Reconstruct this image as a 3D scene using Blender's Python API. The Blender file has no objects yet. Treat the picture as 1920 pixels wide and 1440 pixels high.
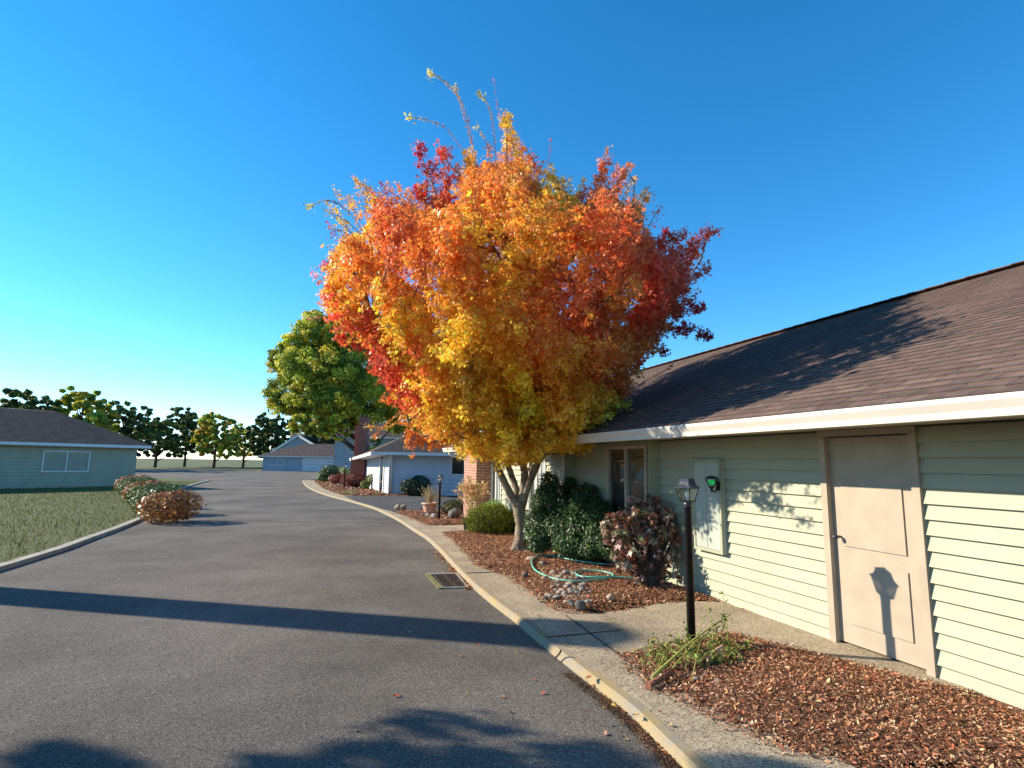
import bpy, bmesh, math, random
import numpy as np
from mathutils import Vector, Matrix
from mathutils.geometry import tessellate_polygon

sc = bpy.context.scene
col = sc.collection
rnd = random.Random(7)
R = np.random.default_rng(11)

# ------------------------------------------------------------------ camera
F_PX, PITCH, ROLL, CAM_H = 1050.0, math.atan(.141), .015, 1.7
Rv = Vector((1, 0, 0)); Uv = Vector((0, -math.sin(PITCH), math.cos(PITCH))); Fv = Vector((0, math.cos(PITCH), math.sin(PITCH)))
cr = Rv*math.cos(ROLL) + Uv*math.sin(ROLL); cu = -Rv*math.sin(ROLL) + Uv*math.cos(ROLL)
cam = bpy.data.cameras.new('camera'); co = bpy.data.objects.new('camera', cam); col.objects.link(co)
cam.sensor_width = 36; cam.lens = 36*F_PX/1920; cam.clip_end = 2000; cam.clip_start = .05
M = Matrix((cr, cu, -Fv)).transposed().to_4x4(); M.translation = Vector((0, 0, CAM_H)); co.matrix_world = M
sc.camera = co
# ------------------------------------------------------------------ light
SUN_E = math.radians(25); SUN_H = Vector((-.98, .2, 0)).normalized()
w = bpy.data.worlds.new("World"); sc.world = w; w.use_nodes = True
nt = w.node_tree; bg = nt.nodes['Background']
sky = nt.nodes.new('ShaderNodeTexSky'); sky.sky_type = 'NISHITA'; sky.sun_disc = False
sky.sun_elevation = SUN_E; sky.sun_rotation = math.atan2(SUN_H.x, SUN_H.y)
sky.air_density = 1.0; sky.dust_density = 0.0; sky.ozone_density = 4.0; sky.altitude = 1500
hs = nt.nodes.new('ShaderNodeHueSaturation'); hs.inputs['Saturation'].default_value = 1.26; hs.inputs['Hue'].default_value = .492
nt.links.new(sky.outputs[0], hs.inputs['Color']); nt.links.new(hs.outputs[0], bg.inputs[0]); bg.inputs[1].default_value = .15
sl = bpy.data.lights.new('sun', 'SUN'); sl.energy = 5.0; sl.angle = math.radians(.5); sl.color = (1, .88, .70)
so = bpy.data.objects.new('sun', sl); col.objects.link(so)
to_sun = Vector((SUN_H.x*math.cos(SUN_E), SUN_H.y*math.cos(SUN_E), math.sin(SUN_E)))
so.rotation_euler = to_sun.to_track_quat('Z', 'Y').to_euler(); so.location = (0, 0, 30)
sc.view_settings.view_transform = 'Standard'; sc.view_settings.look = 'None'
sc.view_settings.exposure = .9; sc.view_settings.gamma = 1

# ------------------------------------------------------------------ pixel -> world on real surfaces
def ray(px, py):
    return cr*((px-960)/F_PX) + cu*((720-py)/F_PX) + Fv
def G(px, py, z=0.0):
    r = ray(px, py); k = (z-CAM_H)/r.z
    return Vector((r.x*k, r.y*k, z))
def P(px, py, Y):
    r = ray(px, py); k = Y/r.y
    return Vector((r.x*k, Y, CAM_H + r.z*k))

# ------------------------------------------------------------------ objects
def tag(o, label=None, cat=None, group=None, kind=None):
    if label: o['label'] = label
    if cat: o['category'] = cat
    if group: o['group'] = group
    if kind: o['kind'] = kind
    return o
def thing(name, label, cat, loc=(0, 0, 0), group=None, rz=0):
    o = bpy.data.objects.new(name, None); col.objects.link(o); o.location = loc; o.rotation_euler = (0, 0, rz)
    return tag(o, label, cat, group)
def link(name, me, parent=None):
    o = bpy.data.objects.new(name, me); col.objects.link(o)
    if parent:
        root = parent; off = Vector(root.location)
        while root.parent: root = root.parent; off += Vector(root.location)
        o.parent = parent; me.transform(Matrix.Translation(-off))
    return o
def copy_thing(root, loc, rz=0, scale=1, label=None, group=None):
    def rec(o, parent):
        c = o.copy(); col.objects.link(c); c.parent = parent
        for ch in o.children: rec(ch, c)
        return c
    c = rec(root, None); c.location = loc; c.rotation_euler = (0, 0, rz); c.scale = (scale,)*3
    if label: c['label'] = label
    if group: c['group'] = group
    return c

class MB:
    def __init__(s): s.v = []; s.f = []; s.sm = []
    def face(s, pts, smooth=False):
        i = len(s.v); s.v += [tuple(p) for p in pts]; s.f.append(tuple(range(i, i+len(pts)))); s.sm.append(smooth)
    def box(s, c, hx, hy, hz, ax=None, ay=None, az=None):
        c = Vector(c); ax = Vector(ax or (1, 0, 0)).normalized(); ay = Vector(ay or (0, 1, 0)).normalized(); az = Vector(az or (0, 0, 1)).normalized()
        q = [c+ax*(a*hx)+ay*(b*hy)+az*(d*hz) for a in (-1, 1) for b in (-1, 1) for d in (-1, 1)]
        for f in ((0, 1, 3, 2), (4, 6, 7, 5), (0, 4, 5, 1), (2, 3, 7, 6), (0, 2, 6, 4), (1, 5, 7, 3)): s.face([q[k] for k in f])
    def bar(s, a, b, w_, h_, up=(0, 0, 1)):
        a = Vector(a); b = Vector(b); d = (b-a); L = d.length; d.normalize(); up = Vector(up)
        x = d.cross(up)
        if x.length < 1e-4: x = d.cross(Vector((0, 1, 0)))
        x.normalize(); y = x.cross(d)
        s.box((a+b)/2, L/2, w_/2, h_/2, d, x, y)
    def tube(s, pts, rad, n=8, cap=True, smooth=True):
        pts = [Vector(p) for p in pts]
        if not hasattr(rad, '__len__'): rad = [rad]*len(pts)
        base = len(s.v); prev = None
        for i, p in enumerate(pts):
            d = (pts[min(i+1, len(pts)-1)]-pts[max(i-1, 0)]).normalized()
            if prev is None:
                x = d.cross(Vector((0, 1, .13))); x.normalize()
            else:
                x = prev - d*prev.dot(d); x.normalize()
            prev = x; y = d.cross(x)
            for k in range(n):
                a = 2*math.pi*k/n; s.v.append(tuple(p+(x*math.cos(a)+y*math.sin(a))*rad[i]))
        for i in range(len(pts)-1):
            for k in range(n):
                a = base+i*n+k; b = base+i*n+(k+1) % n
                s.f.append((a, b, b+n, a+n)); s.sm.append(smooth)
        if cap:
            s.f.append(tuple(base+k for k in range(n-1, -1, -1))); s.sm.append(False)
            e = base+(len(pts)-1)*n; s.f.append(tuple(e+k for k in range(n))); s.sm.append(False)
    def lathe(s, c, prof, n=16, yaw=0, smooth=True):
        c = Vector(c); base = len(s.v)
        for r_, z in prof:
            for k in range(n):
                a = yaw+2*math.pi*k/n; s.v.append((c.x+r_*math.cos(a), c.y+r_*math.sin(a), c.z+z))
        for i in range(len(prof)-1):
            for k in range(n):
                a = base+i*n+k; b = base+i*n+(k+1) % n
                s.f.append((a, b, b+n, a+n)); s.sm.append(smooth)
        s.f.append(tuple(base+k for k in range(n-1, -1, -1))); s.sm.append(False)
        e = base+(len(prof)-1)*n; s.f.append(tuple(e+k for k in range(n))); s.sm.append(False)
    def poly(s, pts2, z):
        pts = [Vector((p[0], p[1], 0)) for p in pts2]
        for t in tessellate_polygon([pts]):
            q = [Vector((pts[i].x, pts[i].y, z)) for i in t]
            if (q[1]-q[0]).cross(q[2]-q[0]).z < 0: q.reverse()
            s.face(q)
    def slab(s, pts2, z0, z1):
        s.poly(pts2, z1)
        a = sum(pts2[i][0]*pts2[(i+1) % len(pts2)][1]-pts2[(i+1) % len(pts2)][0]*pts2[i][1] for i in range(len(pts2)))
        n = len(pts2)
        for i in range(n):
            p, q = pts2[i], pts2[(i+1) % n]
            f = [(p[0], p[1], z0), (q[0], q[1], z0), (q[0], q[1], z1), (p[0], p[1], z1)]
            if a < 0: f.reverse()
            s.face(f)
    def build(s, name, m, parent=None, bevel=0):
        me = bpy.data.meshes.new(name); me.from_pydata(s.v, [], s.f); me.update()
        me.polygons.foreach_set('use_smooth', s.sm)
        uv = me.uv_layers.new(name='UVMap').data
        for p in me.polygons:
            n = p.normal
            if n.z > .985 or n.z < -.985: h = Vector((1, 0, 0)); v_ = Vector((0, 1, 0))
            else: h = Vector((0, 0, 1)).cross(n).normalized(); v_ = n.cross(h)
            for li in p.loop_indices:
                q = Vector(s.v[me.loops[li].vertex_index]); uv[li].uv = (q.dot(h), q.dot(v_))
        me.materials.append(m)
        o = link(name, me, parent)
        if bevel:
            b = o.modifiers.new('bevel', 'BEVEL'); b.width = bevel; b.segments = 2; b.limit_method = 'ANGLE'
        return o

# ------------------------------------------------------------------ materials
def srgb(r, g, b):
    return tuple(((c/255)/12.92 if c <= 10 else ((c/255+.055)/1.055)**2.4) for c in (r, g, b))
def mat(name, c, rough=.8, c2=None, scale=5, detail=6, bump=0, bscale=None, metallic=0, coord='Object', contrast=(.35, .65), c3=None, scale3=1, spec=.3, dist=.02):
    m = bpy.data.materials.new(name); m.use_nodes = True; n = m.node_tree.nodes; l = m.node_tree.links
    b = n['Principled BSDF']; b.inputs['Base Color'].default_value = (*c, 1); b.inputs['Roughness'].default_value = rough
    b.inputs['Metallic'].default_value = metallic; b.inputs['Specular IOR Level'].default_value = spec
    tc = n.new('ShaderNodeTexCoord')
    out = None
    if c2:
        no = n.new('ShaderNodeTexNoise'); no.inputs['Scale'].default_value = scale; no.inputs['Detail'].default_value = detail
        l.new(tc.outputs[coord], no.inputs['Vector'])
        mr = n.new('ShaderNodeMapRange'); mr.inputs[1].default_value = contrast[0]; mr.inputs[2].default_value = contrast[1]
        l.new(no.outputs[0], mr.inputs[0])
        mx = n.new('ShaderNodeMix'); mx.data_type = 'RGBA'; l.new(mr.outputs[0], mx.inputs[0])
        mx.inputs[6].default_value = (*c, 1); mx.inputs[7].default_value = (*c2, 1); out = mx.outputs[2]
        if c3:
            n3 = n.new('ShaderNodeTexNoise'); n3.inputs['Scale'].default_value = scale3; n3.inputs['Detail'].default_value = 4
            l.new(tc.outputs[coord], n3.inputs['Vector'])
            m3 = n.new('ShaderNodeMapRange'); m3.inputs[1].default_value = .45; m3.inputs[2].default_value = .68; l.new(n3.outputs[0], m3.inputs[0])
            mx3 = n.new('ShaderNodeMix'); mx3.data_type = 'RGBA'; l.new(m3.outputs[0], mx3.inputs[0]); l.new(out, mx3.inputs[6]); mx3.inputs[7].default_value = (*c3, 1); out = mx3.outputs[2]
        l.new(out, b.inputs['Base Color'])
    if bump:
        nb = n.new('ShaderNodeTexNoise'); nb.inputs['Scale'].default_value = bscale or scale; nb.inputs['Detail'].default_value = 5
        l.new(tc.outputs[coord], nb.inputs['Vector'])
        bp = n.new('ShaderNodeBump'); bp.inputs['Strength'].default_value = bump; bp.inputs['Distance'].default_value = dist
        l.new(nb.outputs[0], bp.inputs['Height']); l.new(bp.outputs[0], b.inputs['Normal'])
    return m
def speckle(name, base, dark, light, big, sc1=160, sc2=1.1, rough=.9, bump=.5, moss=None):
    """aggregate surface: two grain sizes plus broad wear"""
    m = mat(name, base, rough, spec=.2); n = m.node_tree.nodes; l = m.node_tree.links; b = n['Principled BSDF']
    tc = n.new('ShaderNodeTexCoord')
    vo = n.new('ShaderNodeTexVoronoi'); vo.inputs['Scale'].default_value = sc1; l.new(tc.outputs['Object'], vo.inputs['Vector'])
    sep = n.new('ShaderNodeSeparateColor'); l.new(vo.outputs['Color'], sep.inputs[0])
    cr_ = n.new('ShaderNodeValToRGB'); e = cr_.color_ramp.elements
    e[0].position = 0; e[0].color = (*dark, 1); e[1].position = 1; e[1].color = (*light, 1)
    x = e.new(.35); x.color = (*base, 1); x = e.new(.8); x.color = (*base, 1)
    l.new(sep.outputs[0], cr_.inputs[0])
    n2 = n.new('ShaderNodeTexNoise'); n2.inputs['Scale'].default_value = sc2; n2.inputs['Detail'].default_value = 7; n2.inputs['Roughness'].default_value = .62
    l.new(tc.outputs['Object'], n2.inputs['Vector'])
    r2 = n.new('ShaderNodeMapRange'); r2.inputs[1].default_value = .38; r2.inputs[2].default_value = .66; r2.inputs[3].default_value = big[0]; r2.inputs[4].default_value = big[1]
    l.new(n2.outputs[0], r2.inputs[0])
    mm = n.new('ShaderNodeMix'); mm.data_type = 'RGBA'; mm.blend_type = 'MULTIPLY'; mm.inputs[0].default_value = 1
    l.new(cr_.outputs[0], mm.inputs[6]); l.new(r2.outputs[0], mm.inputs[7]); out = mm.outputs[2]
    if moss:
        n3 = n.new('ShaderNodeTexNoise'); n3.inputs['Scale'].default_value = 2.3; n3.inputs['Detail'].default_value = 8; l.new(tc.outputs['Object'], n3.inputs['Vector'])
        r3 = n.new('ShaderNodeMapRange'); r3.inputs[1].default_value = moss[1]; r3.inputs[2].default_value = moss[1]+.12; l.new(n3.outputs[0], r3.inputs[0])
        m3 = n.new('ShaderNodeMix'); m3.data_type = 'RGBA'; l.new(r3.outputs[0], m3.inputs[0]); l.new(out, m3.inputs[6]); m3.inputs[7].default_value = (*moss[0], 1); out = m3.outputs[2]
    l.new(out, b.inputs['Base Color'])
    bp = n.new('ShaderNodeBump'); bp.inputs['Strength'].default_value = bump; bp.inputs['Distance'].default_value = .006
    l.new(vo.outputs['Distance'], bp.inputs['Height']); l.new(bp.outputs[0], b.inputs['Normal'])
    return m
def brickmat(name, c1, c2, mortar, bw=.2, rh=.07, ms=.01, bump=.6, off=.5, rough=.85, noise=.35):
    m = mat(name, c1, rough); n = m.node_tree.nodes; l = m.node_tree.links; b = n['Principled BSDF']
    tc = n.new('ShaderNodeTexCoord'); bt = n.new('ShaderNodeTexBrick'); bt.inputs['Scale'].default_value = 1
    bt.inputs['Brick Width'].default_value = bw; bt.inputs['Row Height'].default_value = rh; bt.inputs['Mortar Size'].default_value = ms
    bt.offset = off; bt.inputs['Color1'].default_value = (*c1, 1); bt.inputs['Color2'].default_value = (*c2, 1); bt.inputs['Mortar'].default_value = (*mortar, 1)
    l.new(tc.outputs['UV'], bt.inputs['Vector'])
    no = n.new('ShaderNodeTexNoise'); no.inputs['Scale'].default_value = 9; no.inputs['Detail'].default_value = 8; l.new(tc.outputs['UV'], no.inputs['Vector'])
    r_ = n.new('ShaderNodeMapRange'); r_.inputs[1].default_value = .3; r_.inputs[2].default_value = .7; r_.inputs[3].default_value = 1-noise; r_.inputs[4].default_value = 1+noise; l.new(no.outputs[0], r_.inputs[0])
    mm = n.new('ShaderNodeMix'); mm.data_type = 'RGBA'; mm.blend_type = 'MULTIPLY'; mm.inputs[0].default_value = 1
    l.new(bt.outputs['Color'], mm.inputs[6]); l.new(r_.outputs[0], mm.inputs[7]); l.new(mm.outputs[2], b.inputs['Base Color'])
    bp = n.new('ShaderNodeBump'); bp.inputs['Strength'].default_value = bump; bp.inputs['Distance'].default_value = .01; bp.invert = True
    l.new(bt.outputs['Fac'], bp.inputs['Height']); l.new(bp.outputs[0], b.inputs['Normal'])
    return m
def leafmat(name, trans=.35, rough=.45, spec=.4, tsat=1.0):
    m = bpy.data.materials.new(name); m.use_nodes = True; n = m.node_tree.nodes; l = m.node_tree.links
    b = n['Principled BSDF']; b.inputs['Roughness'].default_value = rough; b.inputs['Specular IOR Level'].default_value = spec
    a = n.new('ShaderNodeAttribute'); a.attribute_name = 'Col'; l.new(a.outputs['Color'], b.inputs['Base Color'])
    t = n.new('ShaderNodeBsdfTranslucent'); l.new(a.outputs['Color'], t.inputs[0])
    mx = n.new('ShaderNodeMixShader'); mx.inputs[0].default_value = trans
    l.new(b.outputs[0], mx.inputs[1]); l.new(t.outputs[0], mx.inputs[2]); l.new(mx.outputs[0], n['Material Output'].inputs[0])
    return m
def glassmat(name, tint=(.9, .95, 1), mixf=.25):
    m = bpy.data.materials.new(name); m.use_nodes = True; n = m.node_tree.nodes; l = m.node_tree.links
    n.remove(n['Principled BSDF'])
    t = n.new('ShaderNodeBsdfTransparent'); t.inputs[0].default_value = (*tint, 1)
    g = n.new('ShaderNodeBsdfGlossy'); g.inputs['Roughness'].default_value = .03; g.inputs[0].default_value = (1, 1, 1, 1)
    lw = n.new('ShaderNodeLayerWeight'); lw.inputs[0].default_value = .3
    mu = n.new('ShaderNodeMath'); mu.operation = 'MULTIPLY'; mu.inputs[1].default_value = mixf; l.new(lw.outputs['Fresnel'], mu.inputs[0])
    mx = n.new('ShaderNodeMixShader'); l.new(mu.outputs[0], mx.inputs[0]); l.new(t.outputs[0], mx.inputs[1]); l.new(g.outputs[0], mx.inputs[2])
    l.new(mx.outputs[0], n['Material Output'].inputs[0]); return m

A_ = {}
A_['asphalt'] = speckle('asphalt', (.15, .134, .114), (.04, .036, .033), (.33, .295, .25), (.66, 1.18), 140, .42, bump=.5)
A_['drive'] = speckle('driveway_asphalt', (.085, .082, .078), (.03, .03, .03), (.2, .19, .18), (.75, 1.15), 120, .8, bump=.4)
A_['conc'] = speckle('aggregate_concrete', (.42, .345, .24), (.09, .07, .05), (.64, .55, .41), (.78, 1.12), 110, 1.3, bump=.5, moss=((.15, .15, .06), .66))
A_['slab'] = mat('smooth_concrete', (.42, .39, .33), .9, (.3, .27, .2), 4, bump=.2, bscale=60, dist=.004)
# kerb: worn yellow paint over concrete
def kerbmat():
    m = mat('kerb_worn_yellow_paint', (.3, .26, .2), .85, bump=.4, bscale=70, dist=.004); n = m.node_tree.nodes; l = m.node_tree.links; b = n['Principled BSDF']
    tc = n.new('ShaderNodeTexCoord'); no = n.new('ShaderNodeTexNoise'); no.inputs['Scale'].default_value = 3.2; no.inputs['Detail'].default_value = 12; no.inputs['Roughness'].default_value = .72
    l.new(tc.outputs['Object'], no.inputs['Vector'])
    cr_ = n.new('ShaderNodeValToRGB'); e = cr_.color_ramp.elements
    e[0].position = .40; e[0].color = (.26, .225, .175, 1); e[1].position = .54; e[1].color = (.32, .245, .14, 1)
    x = e.new(.47); x.color = (.28, .235, .16, 1); x = e.new(.72); x.color = (.36, .265, .115, 1)
    l.new(no.outputs[0], cr_.inputs[0]); l.new(cr_.outputs[0], b.inputs['Base Color']); return m
A_['kerb'] = kerbmat()
A_['mossy'] = mat('mossy_edge', (.22, .20, .09), .95, (.10, .12, .03), 30, bump=.5, bscale=90)
A_['soil'] = mat('bark_soil', (.10, .05, .03), .95, (.2, .095, .05), 45, bump=.9, bscale=55, dist=.03)
A_['lawn'] = mat('lawn_ground', (.07, .09, .025), .95, (.12, .12, .04), 8, bump=.6, bscale=60)
A_['siding_green'] = mat('pale_green_siding', (.38, .38, .275), .6, (.345, .345, .25), 2.2, bump=.1, bscale=40, dist=.003)
A_['siding_white'] = mat('white_siding', (.50, .54, .60), .6, (.46, .50, .56), 2.2, bump=.08, bscale=40, dist=.003)  # white boards; the blue of their shade is put into the base colour
A_['trim_green'] = mat('green_trim', (.36, .37, .26), .6, (.32, .33, .23), 6)
A_['trim_tan'] = mat('tan_trim', (.40, .33, .25), .55, (.35, .29, .22), 5)
A_['trim_white'] = mat('white_trim', (.72, .71, .68), .5, (.66, .65, .61), 4)
A_['gutter'] = mat('cream_gutter', (.68, .63, .55), .4, (.62, .57, .5), 2)
A_['soffit'] = mat('soffit', (.4, .4, .3), .8, (.36, .36, .27), 3)
A_['shingle'] = brickmat('brown_shingles', (.165, .11, .088), (.10, .066, .055), (.05, .035, .03), .3, .14, .006, .7, .5, .9, .3)
A_['shingle_far'] = brickmat('grey_brown_shingles', (.17, .125, .105), (.105, .08, .07), (.035, .028, .025), .34, .16, .012, .7, .5, .9, .3)
A_['brick'] = brickmat('orange_brick', (.38, .15, .09), (.30, .11, .07), (.42, .33, .27), .21, .072, .011)
A_['brick_red'] = brickmat('red_brick', (.34, .09, .055), (.26, .065, .04), (.22, .16, .13), .21, .072, .01)
A_['bark'] = mat('maple_bark', (.29, .215, .155), .85, (.14, .10, .075), 14, bump=.8, bscale=22, dist=.02, c3=(.30, .29, .20), scale3=5)
A_['bark_dark'] = mat('dark_bark', (.085, .06, .045), .9, (.05, .036, .03), 10, bump=.6, bscale=25)
A_['stem'] = mat('green_brown_stem', (.14, .12, .05), .8, (.09, .07, .04), 12)
A_['black'] = mat('black_paint', (.008, .008, .010), .4, (.014, .014, .016), 30, spec=.25, bump=.05, bscale=80, dist=.002)
A_['blackroof'] = mat('satin_black_metal', (.028, .032, .045), .35, (.04, .045, .06), 25, spec=.5)
A_['dark'] = mat('dark_interior', (.02, .018, .015), .8)
A_['curtain_dark'] = mat('dark_curtain', (.055, .043, .033), .9, (.04, .03, .024), 10)  # dark sheet painted in place of the unlit room behind the glass
A_['curtain'] = mat('white_curtain', (.6, .58, .52), .9, (.52, .5, .45), 6)
A_['blind'] = mat('beige_blind', (.33, .28, .19), .6)
A_['bulb'] = mat('frosted_bulb', (.85, .84, .8), .4)
A_['pane'] = glassmat('window_glass')
A_['lampglass'] = glassmat('lantern_glass', (.93, .95, .94), .9)
A_['hose'] = mat('turquoise_hose', (.16, .47, .36), .4, (.12, .40, .31), 20, spec=.5)
A_['brass'] = mat('hose_fitting', (.6, .22, .13), .5, (.5, .17, .1), 30)
A_['terracotta'] = mat('terracotta', (.56, .27, .17), .85, (.62, .36, .25), 9, bump=.3, bscale=30, c3=(.66, .5, .4), scale3=5)
A_['rock'] = mat('river_rock', (.30, .27, .23), .8, (.19, .175, .16), 9, bump=.4, bscale=25, dist=.01, coord='Object')
A_['rock_tan'] = mat('tan_river_rock', (.40, .31, .22), .8, (.3, .23, .17), 9, bump=.3, bscale=25, dist=.01)
A_['rock_dark'] = mat('dark_rock', (.08, .08, .075), .75, (.15, .145, .13), 6, bump=.6, bscale=12, dist=.02)
A_['grate'] = mat('cast_iron_grate', (.045, .035, .03), .8, (.08, .05, .035), 20, bump=.3, bscale=60)
A_['cabinet'] = mat('painted_metal_cabinet', (.40, .43, .37), .5, (.36, .39, .33), 2, spec=.4)
A_['door_white'] = mat('white_garage_door', (.7, .72, .75), .5, (.55, .57, .6), 3)
A_['straw'] = mat('dry_straw', (.55, .42, .2), .8, (.42, .3, .12), 20)
A_['stalk'] = mat('green_stalk', (.3, .34, .07), .6, (.38, .33, .1), 14)
A_['leaf'] = leafmat('maple_leaf', .46, .45, .4)
A_['leafg'] = leafmat('glossy_leaf', .2, .42, .32)
A_['leafd'] = leafmat('dry_leaf', .15, .75, .2)
gm = mat('green_bulb', (.02, .55, .16), .3); gm.node_tree.nodes['Principled BSDF'].inputs['Emission Color'].default_value = (.01, .8, .2, 1); gm.node_tree.nodes['Principled BSDF'].inputs['Emission Strength'].default_value = .15
A_['greenbulb'] = gm
A_['mail'] = mat('house_blue_grey', (.34, .4, .46), .6, (.3, .36, .42), 2)

# ------------------------------------------------------------------ foliage engine
def leaf_maple():
    t = []
    tips = [(0, 1.0), (46, .92), (92, .66), (138, .34)]
    notch = [(23, .42), (69, .38), (115, .26)]
    pts = []
    for i, (a, r_) in enumerate(tips):
        pts.append((a, r_))
        if i < 3: pts.append(notch[i])
    right = [(math.sin(math.radians(a))*r_, math.cos(math.radians(a))*r_) for a, r_ in pts]
    left = [(-x, y) for x, y in right[1:]][::-1]
    allp = right+left
    return np.array([(x, y, -.22*abs(x)-.12*max(y, 0)) for x, y in allp])
def leaf_oval(wd=.5):
    return np.array([(0, -1, 0), (wd*.8, -.4, -.06), (wd, .15, -.08), (0, 1, -.2), (-wd, .15, -.08), (-wd*.8, -.4, -.06)])
def leaf_quad(wd=.8):
    return np.array([(0, -1, 0), (wd, 0, -.15), (0, 1, 0), (-wd, 0, -.15)])
def leaf_maple5():
    pts = [(0, 1), (28, .42), (58, .85), (95, .35), (130, .45), (180, .12)]
    r_ = [(math.sin(math.radians(a))*k, math.cos(math.radians(a))*k) for a, k in pts]
    l_ = [(-x, y) for x, y in r_[1:-1]][::-1]
    return np.array([(x, y, -.2*abs(x)) for x, y in r_+l_])
T_MAPLE, T_M5, T_OVAL, T_QUAD, T_THIN = leaf_maple(), leaf_maple5(), leaf_oval(.45), leaf_quad(.7), leaf_oval(.22)

def foliage(name, pos, nrm, size, colr, T, m, parent=None, droop=.6):
    N = len(pos); k = len(T)
    nrm = nrm/np.linalg.norm(nrm, axis=1, keepdims=True)
    d = R.normal(size=(N, 3))*.8; d[:, 2] -= droop
    tan = d-nrm*np.sum(d*nrm, 1, keepdims=True); tan /= np.linalg.norm(tan, axis=1, keepdims=True)+1e-9
    bi = np.cross(tan, nrm)
    size = np.asarray(size).reshape(N, 1, 1)
    V = pos[:, None, :]+size*(T[None, :, 0:1]*bi[:, None, :]+T[None, :, 1:2]*tan[:, None, :]+T[None, :, 2:3]*nrm[:, None, :])
    me = bpy.data.meshes.new(name)
    me.vertices.add(N*k); me.vertices.foreach_set('co', V.astype(np.float32).ravel())
    me.loops.add(N*k); me.loops.foreach_set('vertex_index', np.arange(N*k, dtype=np.int32))
    me.polygons.add(N); me.polygons.foreach_set('loop_start', np.arange(0, N*k, k, dtype=np.int32))
    me.update(calc_edges=True)
    ca = me.color_attributes.new('Col', 'FLOAT_COLOR', 'POINT')
    c4 = np.ones((N, k, 4), np.float32); c4[:, :, :3] = np.clip(colr, 0, 1)[:, None, :]
    ca.data.foreach_set('color', c4.ravel())
    me.materials.append(m)
    return link(name, me, parent)
def blob(c, r, n, shell=.6, flat=0):
    """n points in an ellipsoid, shell 0 solid..1 surface; normals point outward-ish"""
    d = R.normal(size=(n, 3)); d /= np.linalg.norm(d, axis=1, keepdims=True)
    rr = (shell+(1-shell)*R.random(n)**.5)*(1+R.normal(size=n)*.07)
    p = np.array(c)+d*np.array(r)*rr[:, None]
    nn = d*1.0+R.normal(size=(n, 3))*.55; nn[:, 2] += .45
    return p, nn
def jit(c, n, v=.18, h=.06):
    c = np.array(c)[None, :]*np.ones((n, 1))
    g = np.exp(R.normal(size=(n, 1))*v); return np.clip(c*g*(1+R.normal(size=(n, 3))*h), 0, 1)
def mixcol(cols, n, v=.2, h=.08, p=None):
    cols = np.array(cols); i = R.choice(len(cols), n, p=p); return np.clip(cols[i]*np.exp(R.normal(size=(n, 1))*v)*(1+R.normal(size=(n, 3))*h), 0, 1)

# ------------------------------------------------------------------ near house frame
O = Vector((2.31, 8.04, 0)); U = Vector((-.317, .948, 0)).normalized(); Nn = Vector((-U.y, U.x, 0)); Nn = Vector((-.948, -.317, 0)).normalized()
def L(t, s, z=0): return O+U*t+Nn*s+Vector((0, 0, z))

# ------------------------------------------------------------------ ground
def smooth(pts, n=6):
    out = []; P_ = [Vector(p) for p in pts]; P_ = [P_[0]*2-P_[1]]+P_+[P_[-1]*2-P_[-2]]
    for i in range(1, len(P_)-2):
        a, b, c, d = P_[i-1:i+3]
        for k in range(n):
            t = k/n; out.append(.5*((2*b)+(c-a)*t+(2*a-5*b+4*c-d)*t*t+(3*b-a-3*c+d)*t**3))
    out.append(P_[-2]); return out
KZ = .065
kerb_px = [(1265, 1428), (1177.8, 1340.8), (1100, 1278.6), (1009, 1205), (967.5, 1168.5), (913, 1126), (867.5, 1084), (826, 1038), (801, 1013), (778, 998), (742.5, 975), (701, 955), (659, 942), (611, 929), (582, 917.5), (570, 908), (567, 902)]
kp = [G(*p) for p in kerb_px]
first = kp[0]; dirn = (kp[0]-kp[1]).normalized()
kp = [first+dirn*8, first+dirn*3.2]+kp
kp = smooth(kp, 10)
def offset(path, d):
    o = []
    for i, p in enumerate(path):
        t = (path[min(i+1, len(path)-1)]-path[max(i-1, 0)]); t.z = 0; t.normalize()
        o.append(Vector((p.x+t.y*d, p.y-t.x*d, p.z)))   # right of travel direction
    return o
def strip(mb, pa, za, pb, zb):
    for i in range(len(pa)-1):
        mb.face([(pa[i].x, pa[i].y, za), (pb[i].x, pb[i].y, zb), (pb[i+1].x, pb[i+1].y, zb), (pa[i+1].x, pa[i+1].y, za)])

mb = MB(); mb.face([(-700, -400, -.03), (700, -400, -.03), (700, 1200, -.03), (-700, 1200, -.03)])
tag(mb.build('ground', A_['lawn']), kind='structure')
# road: right edge is the kerb, left edge 6.6 m away, then a wide court at the far end
rl = offset(kp, -6.6)
road = [(p.x, p.y) for p in kp]+[(-17.2, 50), (-16, 86), (-60, 86), (-60, 62), (-34, 52)]
far_left = [(p.x, p.y) for p in rl][::-1]
mb = MB(); mb.poly(road+far_left, 0.0)
tag(mb.build('road', A_['asphalt']), kind='structure')
# kerb: gutter face, rounded nose, painted top
k0 = offset(kp, -.006); k1 = offset(kp, .012); k2 = offset(kp, .032); k3 = offset(kp, .095)
mb = MB(); strip(mb, k0, -.01, k1, KZ-.018); strip(mb, k1, KZ-.018, k2, KZ); strip(mb, k2, KZ, k3, KZ+.004)
for f in range(len(mb.sm)): mb.sm[f] = False
tag(mb.build('kerb', A_['kerb']), kind='structure')
# sidewalk strip
def edge_at(px, py): return G(px, py, KZ)
sw = offset(kp, .88)
mb = MB(); strip(mb, k3, KZ+.002, sw, KZ+.002)
tag(mb.build('sidewalk', A_['conc']), kind='structure')
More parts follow.
